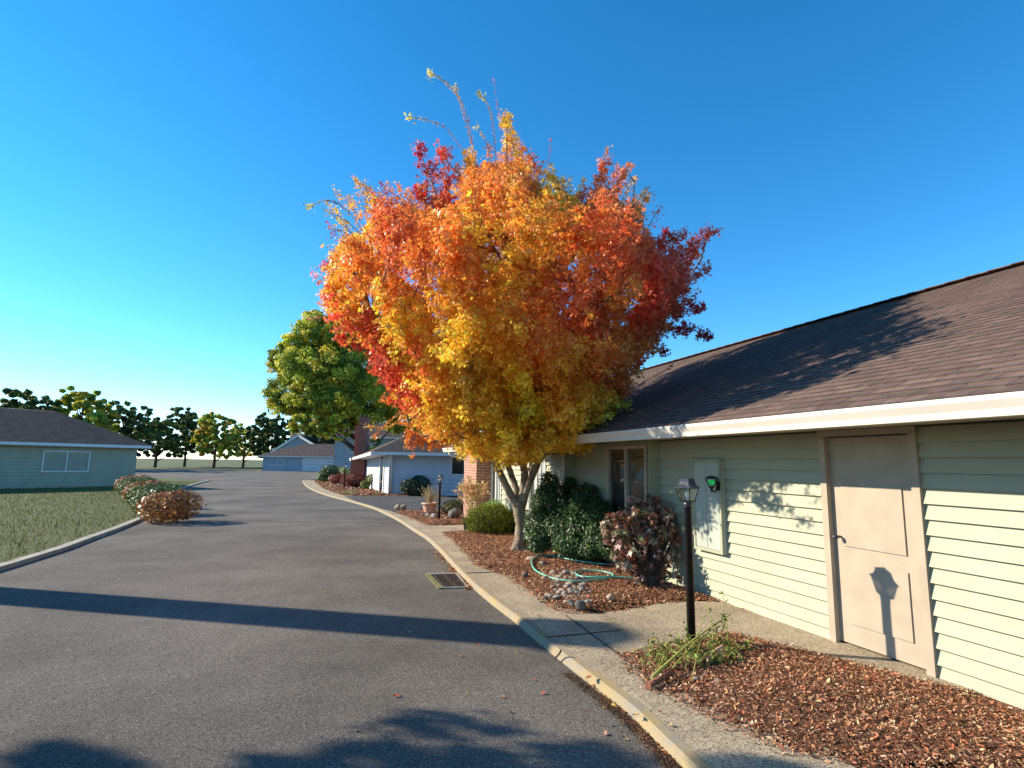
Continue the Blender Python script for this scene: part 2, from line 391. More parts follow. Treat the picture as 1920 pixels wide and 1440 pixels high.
# thin dark joints across the sidewalk and kerb
mb = MB()
for i in range(12, len(kp)-30, 1):
    pass
def joint(px, py, wd=.010, z=KZ+.008, ln=.86):
    g = G(px, py); j = min(range(len(kp)), key=lambda q: (kp[q]-g).length)
    t = (kp[j+1]-kp[j-1]).normalized(); n_ = Vector((t.y, -t.x, 0))
    a = kp[j]+n_*.05; b = kp[j]+n_*ln
    mb.face([(a.x-t.x*wd, a.y-t.y*wd, z), (b.x-t.x*wd, b.y-t.y*wd, z), (b.x+t.x*wd, b.y+t.y*wd, z), (a.x+t.x*wd, a.y+t.y*wd, z)])
joint(1015, 1208); joint(868, 1084, .018, ln=.6); joint(742, 975); joint(790, 1005)
a = G(1061, 1153, KZ+.008); b = G(1168, 1232, KZ+.008)
mb.bar((a.x, a.y, KZ+.003), (b.x, b.y, KZ+.003), .012, .006)
tag(mb.build('pavement_joint', mat('joint_dirt', (.03, .025, .02), .95)), kind='structure')

# yard sheet (right of the sidewalk, everywhere)
yd = [(p.x, p.y) for p in offset(kp, .86)]
mb = MB(); mb.poly(yd+[(-14, 56), (-10, 84), (80, 84), (80, -8)], KZ-.004)
tag(mb.build('yard_ground', A_['soil']), kind='structure')
# verge left of the road
ll = offset(kp, -6.62); l2 = offset(kp, -6.78); l3 = offset(kp, -6.62-60)
mb = MB(); strip(mb, l2, KZ, ll, KZ); strip(mb, ll, KZ, ll, -.01)
mb2 = MB(); mb2.poly([(p.x, p.y) for p in l2]+[(-34.6, 51), (-60, 61), (-140, 61), (-140, -8)], KZ-.004)
tag(mb.build('far_kerb', A_['slab']), kind='structure')
tag(mb2.build('lawn', A_['lawn']), kind='structure')

m_ = MB(); a, b = G(540, 979, .004), G(783, 981, .004); m_.bar((a.x-6, a.y, .0), (b.x, b.y, .0), .02, .008)
tag(m_.build('road_seam', mat('seam_tar', (.03, .028, .027), .8)), kind='structure')
n_ = 110000; gx_ = R.uniform(-34, -6.5, n_); gy_ = 6+R.random(n_)**1.6*34
lp_ = [(p.x, p.y) for p in l2]+[(-34.6, 51), (-60, 61), (-140, 61), (-140, -8)]
def _ins(poly, x, y):
    c = np.zeros(len(x), bool); j = len(poly)-1
    for i in range(len(poly)):
        xi, yi = poly[i]; xj, yj = poly[j]; c ^= ((yi > y) != (yj > y)) & (x < (xj-xi)*(y-yi)/((yj-yi) or 1e-9)+xi); j = i
    return c
k_ = _ins(lp_, gx_, gy_); gx_, gy_ = gx_[k_], gy_[k_]; nn_ = R.normal(size=(len(gx_), 3)); nn_[:, 2] *= .25
tag(foliage('grass', np.stack([gx_, gy_, np.full(len(gx_), KZ+.015)], 1), nn_, .042*np.exp(R.normal(size=len(gx_))*.3), mixcol([(.10, .14, .03), (.14, .17, .04), (.20, .18, .06)], len(gx_), .2), leaf_oval(.12), A_['leafd'], droop=-3), 'rough short lawn grass on the left verge', 'grass', kind='stuff')
# driveway (beyond the middle bed)
dz = KZ+.007
dw = [G(738, 960, dz), G(788, 957.5, dz), G(850, 957, dz), G(1000, 957, dz), G(1000, 930.5, dz), G(870, 930.5, dz), G(700, 930, dz), G(645, 930, dz), G(668, 940, dz), G(705, 950.5, dz)]
mb = MB(); mb.poly([(p.x, p.y) for p in dw], dz)
tag(mb.build('driveway', A_['drive']), kind='structure')
# aggregate walkway from the sidewalk to the house, and the small path further on
wz = KZ+.006
wk = [G(1055, 1150, wz), G(1100, 1151, wz), G(1170, 1144, wz), G(1235, 1131, wz), G(1300, 1127, wz), G(1365, 1129, wz), tuple(L(-1.6, -.05)), tuple(L(-3.9, -.05)), (3.42, 4.42), G(1365, 1186, wz), G(1287, 1206, wz), G(1216, 1220, wz), G(1168, 1229, wz), G(1120, 1190, wz)]
mb = MB(); mb.poly([(p[0], p[1]) for p in wk], wz)
tag(mb.build('walkway', A_['conc']), kind='structure')
p2 = [G(800, 986.5, wz), G(872, 984, wz), G(1010, 984, wz), G(1010, 996, wz), G(872, 996.5, wz), G(828, 997.5, wz)]
mb = MB(); mb.poly([(p.x, p.y) for p in p2], wz)
tag(mb.build('footpath', A_['conc']), kind='structure')
mb = MB()
mb.bar(G(1040, 1144, wz), G(984, 1103, wz), .012, .01); mb.bar(G(984, 1103, wz), G(950, 1078, wz), .012, .008)

# ------------------------------------------------------------------ mulch beds
def inside(poly, x, y):
    c = np.zeros(len(x), bool); n = len(poly); j = n-1
    for i in range(n):
        xi, yi = poly[i]; xj, yj = poly[j]
        cond = ((yi > y) != (yj > y)) & (x < (xj-xi)*(y-yi)/((yj-yi) or 1e-9)+xi); c ^= cond; j = i
    return c
def edge_dist(poly, x, y):
    d = np.full(len(x), 1e9); n = len(poly)
    for i in range(n):
        ax, ay = poly[i]; bx, by = poly[(i+1) % n]; vx, vy = bx-ax, by-ay
        t = np.clip(((x-ax)*vx+(y-ay)*vy)/(vx*vx+vy*vy+1e-9), 0, 1); d = np.minimum(d, np.hypot(x-ax-t*vx, y-ay-t*vy))
    return d
def wob(x, y): return .012*np.sin(x*3.1+y*1.7)+.01*np.sin(y*4.3-x*2.2)+.006*np.sin(7*x+5*y)
MULCH = [(.34, .145, .07), (.44, .20, .095), (.20, .08, .045), (.12, .052, .034), (.54, .31, .17), (.64, .42, .25), (.42, .14, .065)]
def bed(name, poly, dens, size, label, mound=.05):
    poly = [(p[0], p[1]) for p in poly]
    xs = [p[0] for p in poly]; ys = [p[1] for p in poly]
    area = (max(xs)-min(xs))*(max(ys)-min(ys)); n = int(area*dens)
    x = R.uniform(min(xs), max(xs), n); y = R.uniform(min(ys), max(ys), n)
    ed = edge_dist(poly, x, y); ins = inside(poly, x, y)
    k = ins | (ed < np.abs(R.normal(size=n))*.045)
    x, y, ed, ins = x[k], y[k], ed[k], ins[k]; n = len(x)
    z = KZ+.008+np.where(ins, np.minimum(ed, .35)/.35*mound+np.maximum(wob(x, y), -.004)*np.minimum(ed*4, 1), 0)+R.random(n)*.014
    nr = R.normal(size=(n, 3))*.55; nr[:, 2] = np.abs(nr[:, 2])+.7
    s = size*np.exp(R.normal(size=n)*.4)
    T = leaf_oval(.33)
    o = foliage(name, np.stack([x, y, z], 1), nr, s, mixcol(MULCH, n, .3, .08), T, A_['leafd'], droop=0)
    tag(o, label, 'bark mulch', kind='stuff')
    # the mounded soil under the chips
    xs2 = np.arange(min(xs), max(xs)+.12, .12); ys2 = np.arange(min(ys), max(ys)+.12, .12)
    m_ = MB(); gx, gy = np.meshgrid(xs2, ys2, indexing='ij')
    ee = edge_dist(poly, gx.ravel(), gy.ravel()).reshape(gx.shape); ii = inside(poly, gx.ravel(), gy.ravel()).reshape(gx.shape)
    zz = KZ-.003+np.where(ii, np.minimum(ee, .35)/.35*mound+np.maximum(wob(gx, gy), -.004)*np.minimum(ee*4, 1)+.004*(ee > .02), -.01)
    for i in range(len(xs2)-1):
        for j in range(len(ys2)-1):
            if ii[i:i+2, j:j+2].all():
                m_.face([(gx[a, b], gy[a, b], zz[a, b]) for a, b in ((i, j), (i+1, j), (i+1, j+1), (i, j+1))], True)
    tag(m_.build('bed_soil', A_['soil']), kind='structure')
def gz(x, y, poly, mound=.05):
    e = float(edge_dist(poly, np.array([x]), np.array([y]))[0]); return KZ+min(e, .35)/.35*mound

main_bed = [(p.x, p.y) for p in (G(1063, 1151, KZ), G(1030, 1136, KZ), G(984, 1103, KZ), G(947, 1078, KZ), G(900, 1064, KZ), G(880, 1043, KZ), G(850, 1013, KZ), G(830, 998, KZ), G(872, 997, KZ), G(1000, 997, KZ))]
main_bed += [tuple(L(5.0, .1)[:2]), tuple(L(-1.6, -.02)[:2]), tuple(G(1365, 1129, KZ)[:2]), tuple(G(1300, 1127, KZ)[:2]), tuple(G(1235, 1131, KZ)[:2]), tuple(G(1170, 1144, KZ)[:2]), tuple(G(1100, 1152, KZ)[:2])]
bed('mulch_main_bed', main_bed, 3600, .0125, 'reddish brown bark mulch covering the bed around the maple trunk and hose')
near_bed = [tuple(G(x, y, KZ)[:2]) for x, y in ((1168, 1229), (1216, 1220), (1287, 1206), (1365, 1186))]+[(3.4, 4.4), (3.6, 2.9)]+[tuple(G(x, y, KZ)[:2]) for x, y in ((1480, 1412), (1365, 1360), (1320, 1339), (1261, 1306), (1217, 1292), (1212, 1272), (1170, 1250))]
bed('mulch_near_bed', near_bed, 6200, .011, 'brown leaf and bark mulch around the base of the nearest lamp post', .04)
mid_bed = [tuple(G(x, y, KZ)[:2]) for x, y in ((738, 959.5), (770, 971), (805, 986), (872, 983), (1000, 983), (1000, 958), (850, 958), (788, 958))]
bed('mulch_middle_bed', mid_bed, 1500, .018, 'brown mulch under the terracotta pot beside the driveway')
far_bed = [tuple(G(x, y, KZ)[:2]) for x, y in ((645, 929.3), (619.6, 921), (603, 913), (590, 902.5), (600, 899), (640, 899), (760, 905), (880, 915), (875, 928.5), (760, 929))]
bed('mulch_far_bed', far_bed, 130, .05, 'brown mulch bed in front of the white and grey house')
A_MAIN, A_NEAR, A_MID, A_FAR = main_bed, near_bed, mid_bed, far_bed

# kerbside leaf litter
def litter(name, pts, n, spread, label, cols, size=.018, z=.006):
    i = R.integers(0, len(pts)-1, n); t = R.random(n)
    pa = np.array([(p.x, p.y) for p in pts]); q = pa[i]*(1-t[:, None])+pa[i+1]*t[:, None]+R.normal(size=(n, 2))*spread
    nr = R.normal(size=(n, 3))*.35; nr[:, 2] = 1
    pos = np.stack([q[:, 0], q[:, 1], z+R.random(n)*.01], 1)
    tag(foliage(name, pos, nr, size*np.exp(R.normal(size=n)*.4), mixcol(cols, n, .25), T_OVAL, A_['leafd'], droop=0), label, 'leaf litter', kind='stuff')
LIT = [(.3, .12, .05), (.42, .2, .08), (.2, .08, .04), (.5, .33, .1), (.35, .07, .04)]
litter('gutter_leaf_litter', [G(820, 1032), G(850, 1068), G(868, 1090), G(884, 1104)], 900, .07, 'brown and orange leaf litter collected in the gutter by the drain grate', LIT)
litter('kerb_dirt', [G(1060, 1262), G(1130, 1314), G(1180, 1355), G(1240, 1416), G(1270, 1450)], 5200, .03, 'dark brown dirt and fine needles along the gutter below the kerb', [(.07, .045, .03), (.12, .07, .04), (.16, .10, .06)], .0055)
litter('kerb_leaf_litter', [G(1130, 1308), G(1180, 1348), G(1240, 1408), G(1275, 1440)], 500, .035, 'brown needle litter along the gutter at the bottom of the photo', LIT, .010)
litter('sidewalk_leaf_litter', [G(885, 1058, KZ), G(930, 1062, KZ), G(930, 1068, KZ), G(950, 1078, KZ)], 420, .06, 'thin scatter of brown leaves blown over the sidewalk edge', LIT, .014, KZ+.006)

# ------------------------------------------------------------------ house builders
def siding(mb, a, b, z0, z1, nrm, ex=.125):
    a = Vector((a[0], a[1], 0)); b = Vector((b[0], b[1], 0)); z = z0
    while z < z1-1e-4:
        zt = min(z+ex, z1); o0 = nrm*(ex*.27); o1 = nrm*.002
        f = [a+o0+Vector((0, 0, z)), b+o0+Vector((0, 0, z)), b+o1+Vector((0, 0, zt)), a+o1+Vector((0, 0, zt))]
        if (f[1]-f[0]).cross(f[2]-f[0]).dot(nrm) < 0: f.reverse()
        mb.face(f)
        f = [a+o1+Vector((0, 0, z)), b+o1+Vector((0, 0, z)), b+o0+Vector((0, 0, z)), a+o0+Vector((0, 0, z))]; mb.face(f)
        z = zt
def roofplane(mb, a, b, c, d, ex=.14, th=.012):
    """lapped courses between eave a-b and ridge d-c"""
    a, b, c, d = map(Vector, (a, b, c, d)); n_ = (b-a).cross(d-a).normalized()
    if n_.z < 0: n_ = -n_
    Ls = ((d-a).length+(c-b).length)/2; k = max(1, int(Ls/ex))
    for i in range(k):
        t0, t1 = i/k, (i+1)/k
        p0 = a.lerp(d, t0)+n_*th; p1 = b.lerp(c, t0)+n_*th; p2_ = b.lerp(c, t1)+n_*.002; p3 = a.lerp(d, t1)+n_*.002
        f = [p0, p1, p2_, p3]
        if (p1-p0).cross(p3-p0).dot(n_) < 0: f.reverse()
        mb.face(f); mb.face([p0-n_*th, p1-n_*th, p1, p0])
def window(parent, a, b, z0, z1, nrm, frame_m, back_m, mull=1, fw=.035, blind=None, depth=.06):
    """a,b 2D corners on the wall plane"""
    a = Vector((a[0], a[1], 0)); b = Vector((b[0], b[1], 0)); d = (b-a).normalized(); m = MB(); zc = Vector((0, 0, 1))
    po = nrm*.02
    for z in (z0, z1): m.bar(a+po+zc*z-d*fw/2, b+po+zc*z+d*fw/2, .05, fw)
    n_ = mull+1
    for i in range(n_+1):
        q = a.lerp(b, i/n_)+po; m.bar(q+zc*(z0+fw/2), q+zc*(z1-fw/2), fw, .05, nrm)
    w_ = m.build('window', frame_m, parent)
    m = MB(); q = -nrm*.004
    m.face([a+q+zc*z0, b+q+zc*z0, b+q+zc*z1, a+q+zc*z1]); m.build('pane', A_['pane'], w_)
    m = MB(); q = -nrm*depth
    N_ = 24
    for i in range(N_):
        o1 = nrm*(.012*math.sin(i*1.9)); o2 = nrm*(.012*math.sin((i+1)*1.9))
        m.face([a.lerp(b, i/N_)+q+o1+zc*z0, a.lerp(b, (i+1)/N_)+q+o2+zc*z0, a.lerp(b, (i+1)/N_)+q+o2+zc*z1, a.lerp(b, i/N_)+q+o1+zc*z1])
    m.build('curtain', back_m, w_)  # pale ones are curtains; dark ones stand for the unlit room
    if blind:
        m = MB(); i0, i1 = blind; z = z0+.02
        while z < z1-.02:
            m.bar(a.lerp(b, i0)-nrm*.03+zc*z, a.lerp(b, i1)-nrm*.03+zc*z, .022, .003, nrm*.6+zc); z += .024
        m.build('blind', A_['blind'], w_)
    return w_

# ------------------------------------------------------------------ near green house
H = thing('green_house', 'single storey house with pale green lap siding and brown shingle roof behind the maple', 'house', tuple(L(0, -3, KZ)))
ZT = 2.06
mb = MB()
GZ = KZ-.02
# wall A (t -7.6 .. .30), openings: door t -3.5..-2.6
siding(mb, L(-2.55, 0), L(.32, 0), GZ, ZT, Nn); siding(mb, L(-7.6, 0), L(-3.5, 0), GZ, ZT, Nn); siding(mb, L(-3.5, 0), L(-2.55, 0), 2.0, ZT, Nn)
# wall B, window t .05..1.2 z .72..1.98
t0 = .34; sB = .17
siding(mb, L(t0, sB), L(t0+1.25, sB), GZ, .72, Nn); siding(mb, L(t0, sB), L(t0+1.25, sB), 1.98, ZT, Nn); siding(mb, L(t0+1.25, sB), L(t0+2.62, sB), GZ, ZT, Nn)
# wall C
tC = t0+2.62; sC = sB+.19
siding(mb, L(tC, sC), L(tC+.9, sC), GZ, ZT, Nn); siding(mb, L(tC+1.9, sC), L(tC+3.9, sC), GZ, ZT, Nn)
siding(mb, L(tC+.9, sC), L(tC+1.9, sC), GZ, .7, Nn); siding(mb, L(tC+.9, sC), L(tC+1.9, sC), 1.9, ZT, Nn)
siding(mb, L(tC+3.9, sC), L(tC+4.8, sC), GZ, .45, Nn); siding(mb, L(tC+3.9, sC), L(tC+4.8, sC), 1.9, ZT, Nn); siding(mb, L(tC+4.8, sC), L(tC+7.2, sC), GZ, ZT, Nn)
# far gable wall and back wall
tE = tC+7.2
siding(mb, L(tE, sC), L(tE, -9), GZ, ZT+.1, U); siding(mb, L(-7.6, -9), L(-7.6, 0), GZ, ZT+.1, -U)
siding(mb, L(-7.6, -9), L(tE, -9), GZ, ZT, -Nn)
for tt, nn in ((tE, 1), (-7.6, -1)):
    mb.face([L(tt, sC if nn > 0 else 0, ZT+.1), L(tt, -9, ZT+.1), L(tt, -4.5, 4.45)])
mb.build('wall', A_['siding_green'], H)
mb = MB()   # corner boards and reveals
mb.box(L(t0-.011, sB/2+.008, (GZ+ZT)/2), .012, (sB+.03)/2, (ZT-GZ)/2, U, Nn); mb.build('corner_board', A_['trim_green'], H); mb = MB(); mb.box(L(tC-.011, sB+.1, (GZ+ZT)/2), .012, .11, (ZT-GZ)/2, U, Nn)
mb.build('corner_board', A_['trim_green'], H)
mb = MB(); mb.box(L(tC+.03, sC+.014, (GZ+ZT)/2), .03, .014, (ZT-GZ)/2-.003, U, Nn); mb.build('corner_trim', A_['trim_white'], H); mb = MB(); mb.box(L(tE-.05, sC+.014, (GZ+ZT)/2), .05, .012, (ZT-GZ)/2-.003, U, Nn)
mb.build('corner_trim', A_['trim_white'], H)
w1 = window(H, L(t0+.06, sB), L(t0+1.22, sB), .74, 1.97, Nn, A_['trim_tan'], A_['curtain_dark'], 1, .05, (.03, .47), .07)
window(H, L(tC+.92, sC), L(tC+1.88, sC), .72, 1.88, Nn, A_['trim_white'], A_['curtain'], 1, .04)
window(H, L(tC+3.92, sC), L(tC+4.78, sC), .47, 1.88, Nn, A_['trim_white'], A_['curtain'], 1, .05)
# door (right of the photo)
mb = MB(); mb.box(L(-3.02, -.03, 1.04), .42, .02, .95, U, Nn)
for zz in (.55, 1.25): mb.box(L(-3.02, -.005, zz), .3, .008, .28, U, Nn)
dr = mb.build('door', A_['trim_tan'], H, .004)
mb = MB(); mb.tube([L(-2.68, .0, 1.05), L(-2.68, .05, 1.05)], .012); mb.lathe(L(-2.68, .06, 1.03), [(.0, 0), (.025, .005), (.03, .02), (.025, .035), (0, .04)], 10); mb.build('handle', A_['blackroof'], dr)
mb = MB()
for tt in (-3.48, -2.57): mb.box(L(tt, .02, 1.04), .035, .03, .97, U, Nn)
mb.box(L(-3.02, .02, 2.03), .49, .03, .03, U, Nn); mb.build('door_frame', A_['trim_tan'], H)
window(H, L(-6.2, 0.022), L(-4.4, 0.022), .9, 1.9, Nn, A_['trim_tan'], A_['curtain'], 1, .05)
# roof
e = .9; zE = 2.15; m_ = .45; zR = zE+m_*(4.5+e); tA, tB = -8.2, 11.6
mb = MB()
roofplane(mb, L(tA, e+.03, zE), L(tB, e+.03, zE), L(tB, -4.5, zR), L(tA, -4.5, zR))
roofplane(mb, L(tB, -9-e, zE), L(tA, -9-e, zE), L(tA, -4.5, zR), L(tB, -4.5, zR))
for k in range(int((tB-tA)/.3)): mb.bar(L(tA+k*.3, -4.5, zR+.012), L(tA+k*.3+.31, -4.5, zR+.02), .26, .012)
rf = mb.build('roof', A_['shingle'], H)
mb = MB()
mb.face([L(tA, e-.04, ZT+.005), L(tB, e-.04, ZT+.005), L(tB, -.5, ZT+.005), L(tA, -.5, ZT+.005)])
mb.build('soffit', A_['soffit'], H)
def gutter(parent, a, b, nrm, z, h=.115, wd=.1, m=None):
    a = Vector(a); b = Vector(b); mb = MB(); zc = Vector((0, 0, 1))
    prof = [(0, 0), (wd*.62, 0), (wd*.72, h*.35), (wd, h*.75), (wd, h), (wd*.94, h), (wd*.94, h*.8), (0, h*.8)]
    pa = [Vector((a.x, a.y, 0))+nrm*s+zc*(z+q) for s, q in prof]; pb = [Vector((b.x, b.y, 0))+nrm*s+zc*(z+q) for s, q in prof]
    for i in range(len(prof)-1): mb.face([pa[i], pb[i], pb[i+1], pa[i+1]])
    mb.face(pa); mb.face(pb[::-1])
    return mb.build('gutter', m or A_['gutter'], parent)
gutter(H, L(tA, e-.04), L(tB, e-.04), Nn, 2.02, .13, .11)
mb = MB(); mb.box(L((tA+tB)/2, e-.053, 2.09), (tB-tA)/2, .01, .06, U, Nn); mb.build('fascia', A_['gutter'], H)
# rake boards
mb = MB(); mb.bar(L(tB-.02, e, zE-.06), L(tB-.02, -4.5, zR-.06), .03, .14); mb.bar(L(tB-.02, -9-e, zE-.06), L(tB-.02, -4.5, zR-.06), .03, .14); mb.build('rake_board', A_['gutter'], H)
# downspout with its elbow
mb = MB(); mb.tube(smooth([L(tB-.9, e+.01, 2.02), L(tB-.9, e-.02, 1.93), L(tB-.95, e-.25, 1.86), L(tB-1.0, sC+.12, 1.80), L(tB-1.0, sC+.05, 1.7), L(tB-1.0, sC+.05, .2)], 4), .04, 8); mb.build('downspout', A_['trim_white'], H)
# brick pier
mb = MB(); c0 = P(893, 900, 15.1); 
pc = Vector((c0.x, c0.y, 0)); mb.slab([tuple((pc)[:2]), tuple((pc+U*1.35)[:2]), tuple((pc+U*1.35-Nn*.45)[:2]), tuple((pc-Nn*.45)[:2])][::-1], KZ-.02, ZT)
mb.build('brick_pier', A_['brick'], H)

# meter cabinet on the wall
Cb = thing('meter_cabinet', 'flat grey green two door metal cabinet mounted on the pale green siding', 'meter cabinet', tuple(L(-.85, .04, 1.2)))
tc0, tc1 = -1.10, -.55
mb = MB(); mb.box(L((tc0+tc1)/2, .045, 1.21), (tc1-tc0)/2, .028, .57, U, Nn); mb.build('case', A_['cabinet'], Cb, .003)
mb = MB()
for zz in (.655, 1.765): mb.box(L((tc0+tc1)/2, .08, zz), (tc1-tc0)/2, .012, .016, U, Nn)
for tt in (tc0+.016, tc1-.016): mb.box(L(tt, .08, 1.21), .016, .012, .54, U, Nn)
mb.build('cabinet_frame', A_['trim_green'], Cb, .002)
for k in (0, 1):
    mb = MB(); mb.box(L(tc0+.04+.125+k*.245, .078, 1.21), .118, .004, .53, U, Nn); mb.build('cabinet_door', A_['cabinet'], Cb, .002)

# wall lantern with green bulb
wl = P(1325, 905, 6.95); lb = O+U*((wl-O).dot(U))+Nn*.19
WL = thing('wall_lantern', 'small black wall lantern with a green glass bulb on the cabinet', 'wall lantern', (lb.x, lb.y, wl.z))
cx = Vector((lb.x, lb.y, wl.z))
mb = MB(); mb.lathe(cx+Vector((0, 0, .045)), [(.105, 0), (.1, .012), (.05, .035), (.015, .042)], 4, .5, False); mb.build('lantern_roof', A_['blackroof'], WL)
mb = MB(); mb.lathe(cx+Vector((0, 0, -.045)), [(.035, 0), (.092, .088)], 4, .5, False); mb.build('glass', A_['lampglass'], WL)
mb = MB()
for k in range(4):
    a_ = .5+k*math.pi/2; mb.bar(cx+Vector((.036*math.cos(a_), .036*math.sin(a_), -.045)), cx+Vector((.095*math.cos(a_), .095*math.sin(a_), .045)), .008, .008)
mb.lathe(cx+Vector((0, 0, -.12)), [(.004, 0), (.012, .02), (.02, .05), (.04, .078)], 8)
mb.tube(smooth([cx+Vector((0, 0, -.09)), cx-Nn*.05+Vector((0, 0, -.11)), cx-Nn*.09+Vector((0, 0, -.05))], 4), .009, 6)
mb.build('bracket', A_['black'], WL)
mb = MB(); mb.box(cx-Nn*.098+Vector((0, 0, -.04)), .035, .008, .055, U, Nn); mb.build('back_plate', A_['black'], WL, .006)
for k in (-1, 1):
    mb = MB(); mb.lathe(cx+U*(.028*k)+Vector((0, 0, -.03)), [(0, 0), (.018, .012), (.028, .035), (.018, .06), (0, .07)], 10); mb.build('bulb', A_['greenbulb'], WL)

# ------------------------------------------------------------------ lamp posts
def lamp(loc, H_, label):
    t = thing('lamp_post', label, 'lamp post', tuple(loc), 'black lantern lamp posts in the front beds'); b = Vector(loc)
    yaw = math.radians(-90-5)
    hz = H_-.245
    mb = MB(); mb.lathe(b, [(.038, -.05), (.038, hz-.06), (.0395, hz-.058), (.0395, hz-.05), (.038, hz-.048)], 18); mb.build('post', A_['black'], t)
    mb = MB(); mb.lathe(b+Vector((0, 0, hz-.047)), [(.038, 0), (.041, .004), (.041, .03), (.037, .036), (.037, .043)], 18); mb.build('collar', A_['blackroof'], t)
    g = b+Vector((0, 0, hz))
    mb = MB(); mb.lathe(g+Vector((0, 0, -.006)), [(.065, 0), (.068, .004), (.068, .008)], 4, yaw, False); mb.build('lantern_base', A_['black'], t)
    mb = MB(); r0, r1, h = .066, .104, .122
    for k in range(4):
        a0 = yaw+k*math.pi/2; a1 = a0+math.pi/2
        c = lambda a, r_, z: g+Vector((r_*math.cos(a), r_*math.sin(a), z))
        mb.face([c(a0, r0, .003), c(a1, r0, .003), c(a1, r1, h), c(a0, r1, h)])
    mb.build('glass', A_['lampglass'], t)
    mb = MB()
    for k in range(4):
        a0 = yaw+k*math.pi/2; a1 = a0+math.pi/2
        mb.bar(c(a0, r0+.001, 0), c(a0, r1+.001, h), .007, .007); mb.bar(c(a0, r1, h), c(a1, r1, h), .008, .008); mb.bar(c(a0, r0, .004), c(a1, r0, .004), .008, .008)
    mb.build('lantern_frame', A_['black'], t)
    # ribbed flared roof: each side a fan of ribs
    mb = MB(); prof = [(.120, h+.002), (.119, h+.008), (.100, h+.018), (.084, h+.036), (.073, h+.060), (.066, h+.086), (.060, h+.092)]
    n = 6; rows = []
    for r_, z in prof:
        row = []
        for k in range(4):
            A = c(yaw+k*math.pi/2, r_, z); B = c(yaw+(k+1)*math.pi/2, r_, z); out = ((A+B)/2-g); out.z = 0; out.normalize()
            for j in range(n*2):
                row.append(A.lerp(B, j/(n*2))+out*(.0035 if j % 2 else 0))
        rows.append(row)
    for i in range(len(rows)-1):
        m2 = len(rows[0])
        for j in range(m2): mb.face([rows[i][j], rows[i][(j+1) % m2], rows[i+1][(j+1) % m2], rows[i+1][j]])
    mb.face(rows[-1]); mb.face(rows[0][::-1]); mb.build('lantern_roof', A_['blackroof'], t)
    mb = MB(); mb.lathe(g+Vector((0, 0, h+.092)), [(.012, 0), (.006, .006), (.009, .013), (.008, .019), (0, .027)], 10); mb.build('finial', A_['blackroof'], t)
    mb = MB(); mb.lathe(g+Vector((0, 0, .006)), [(.014, 0), (.014, .02), (.024, .045), (.028, .07), (.02, .09), (0, .1)], 12); mb.build('bulb', A_['bulb'], t)
    return t
lp = G(1297, 1210, KZ)
LAMP = lamp(lp, 1.545, 'tall black lamp post nearest the camera, rising from the weedy mulch bed')
copy_thing(LAMP, tuple(G(823, 977, KZ)), .3, .845, 'black lamp post beside the terracotta pot and grey stones')
copy_thing(LAMP, tuple(G(645, 917.5, KZ)), .2, .98, 'black lamp post behind the purple red dwarf maples in the far bed')
copy_thing(LAMP, tuple(G(617, 900, KZ)), .2, 1.0, 'farthest black lamp post, its head just above the dark green shrub')

# ------------------------------------------------------------------ white/grey house across the driveway
W = thing('white_house', 'low white sided house with grey brown hip roof and tall red brick chimney', 'house', tuple(P(780, 925, 30)))
W.location.z = KZ
cF = P(728, 925, 28.0); cF.z = 0; cR_ = cF+Vector((11, .6, 0)); cL = P(682, 920, 35); cL.z = 0
fd = (cR_-cF).normalized(); fn = Vector((fd.y, -fd.x, 0)); sd = (cL-cF).normalized(); sn = Vector((-sd.y, sd.x, 0))
if sn.x > 0: sn = -sn
WT = P(760, 851, 28).z
mb = MB()
wa = P(846, 870, 28.2); tw = (Vector((wa.x, wa.y, 0))-cF).dot(fd)
siding(mb, cF, cF+fd*tw, GZ, WT, fn, .2); siding(mb, cF+fd*tw, cF+fd*(tw+1.15), GZ, P(850, 891, 28).z, fn, .2)
siding(mb, cF+fd*tw, cF+fd*(tw+1.15), P(850, 856, 28).z, WT, fn, .15); siding(mb, cF+fd*(tw+1.15), cR_, GZ, WT, fn, .2)
mb.build('wall', A_['siding_white'], W)
window(W, cF+fd*(tw+.02), cF+fd*(tw+1.13), P(850, 890, 28).z, P(850, 857, 28).z, fn, A_['trim_white'], A_['curtain_dark'], 0, .06)
mb = MB(); sl_ = (cL-cF).length
siding(mb, cF+sd*.0, cF+sd*1.2, GZ, WT, sn, .15); siding(mb, cF+sd*2.4, cF+sd*(sl_+6), GZ, WT-.15, sn, .15)
mb.build('side_wall', A_['siding_white'], W)
mb = MB(); mb.bar(cF+fn*.03+Vector((0, 0, GZ)), cF+fn*.03+Vector((0, 0, WT)), .14, .05, sn); mb.build('corner_trim', A_['trim_white'], W); mb = MB()
mb.bar(cF+sd*1.22+sn*.03+Vector((0, 0, GZ)), cF+sd*1.22+sn*.03+Vector((0, 0, WT)), .16, .08, sn); mb.build('door_post', A_['trim_white'], W); mb = MB(); mb.bar(cF+sd*2.35+sn*.03+Vector((0, 0, GZ)), cF+sd*2.35+sn*.03+Vector((0, 0, WT)), .2, .08, sn)
mb.build('door_post', A_['trim_white'], W)
mb = MB(); mb.bar(cF+sd*1.8-sn*.12+Vector((0, 0, GZ)), cF+sd*1.8-sn*.12+Vector((0, 0, WT)), 1.0, .05, sn); mb.build('door', A_['mail'], W)
mb = MB(); q = cF+fd*.12+fn*.08; mb.tube([q+Vector((0, 0, .2)), q+Vector((0, 0, WT-.45)), q+fn*.35+Vector((0, 0, WT-.05))], .055, 8); mb.build('downspout', A_['trim_white'], W)
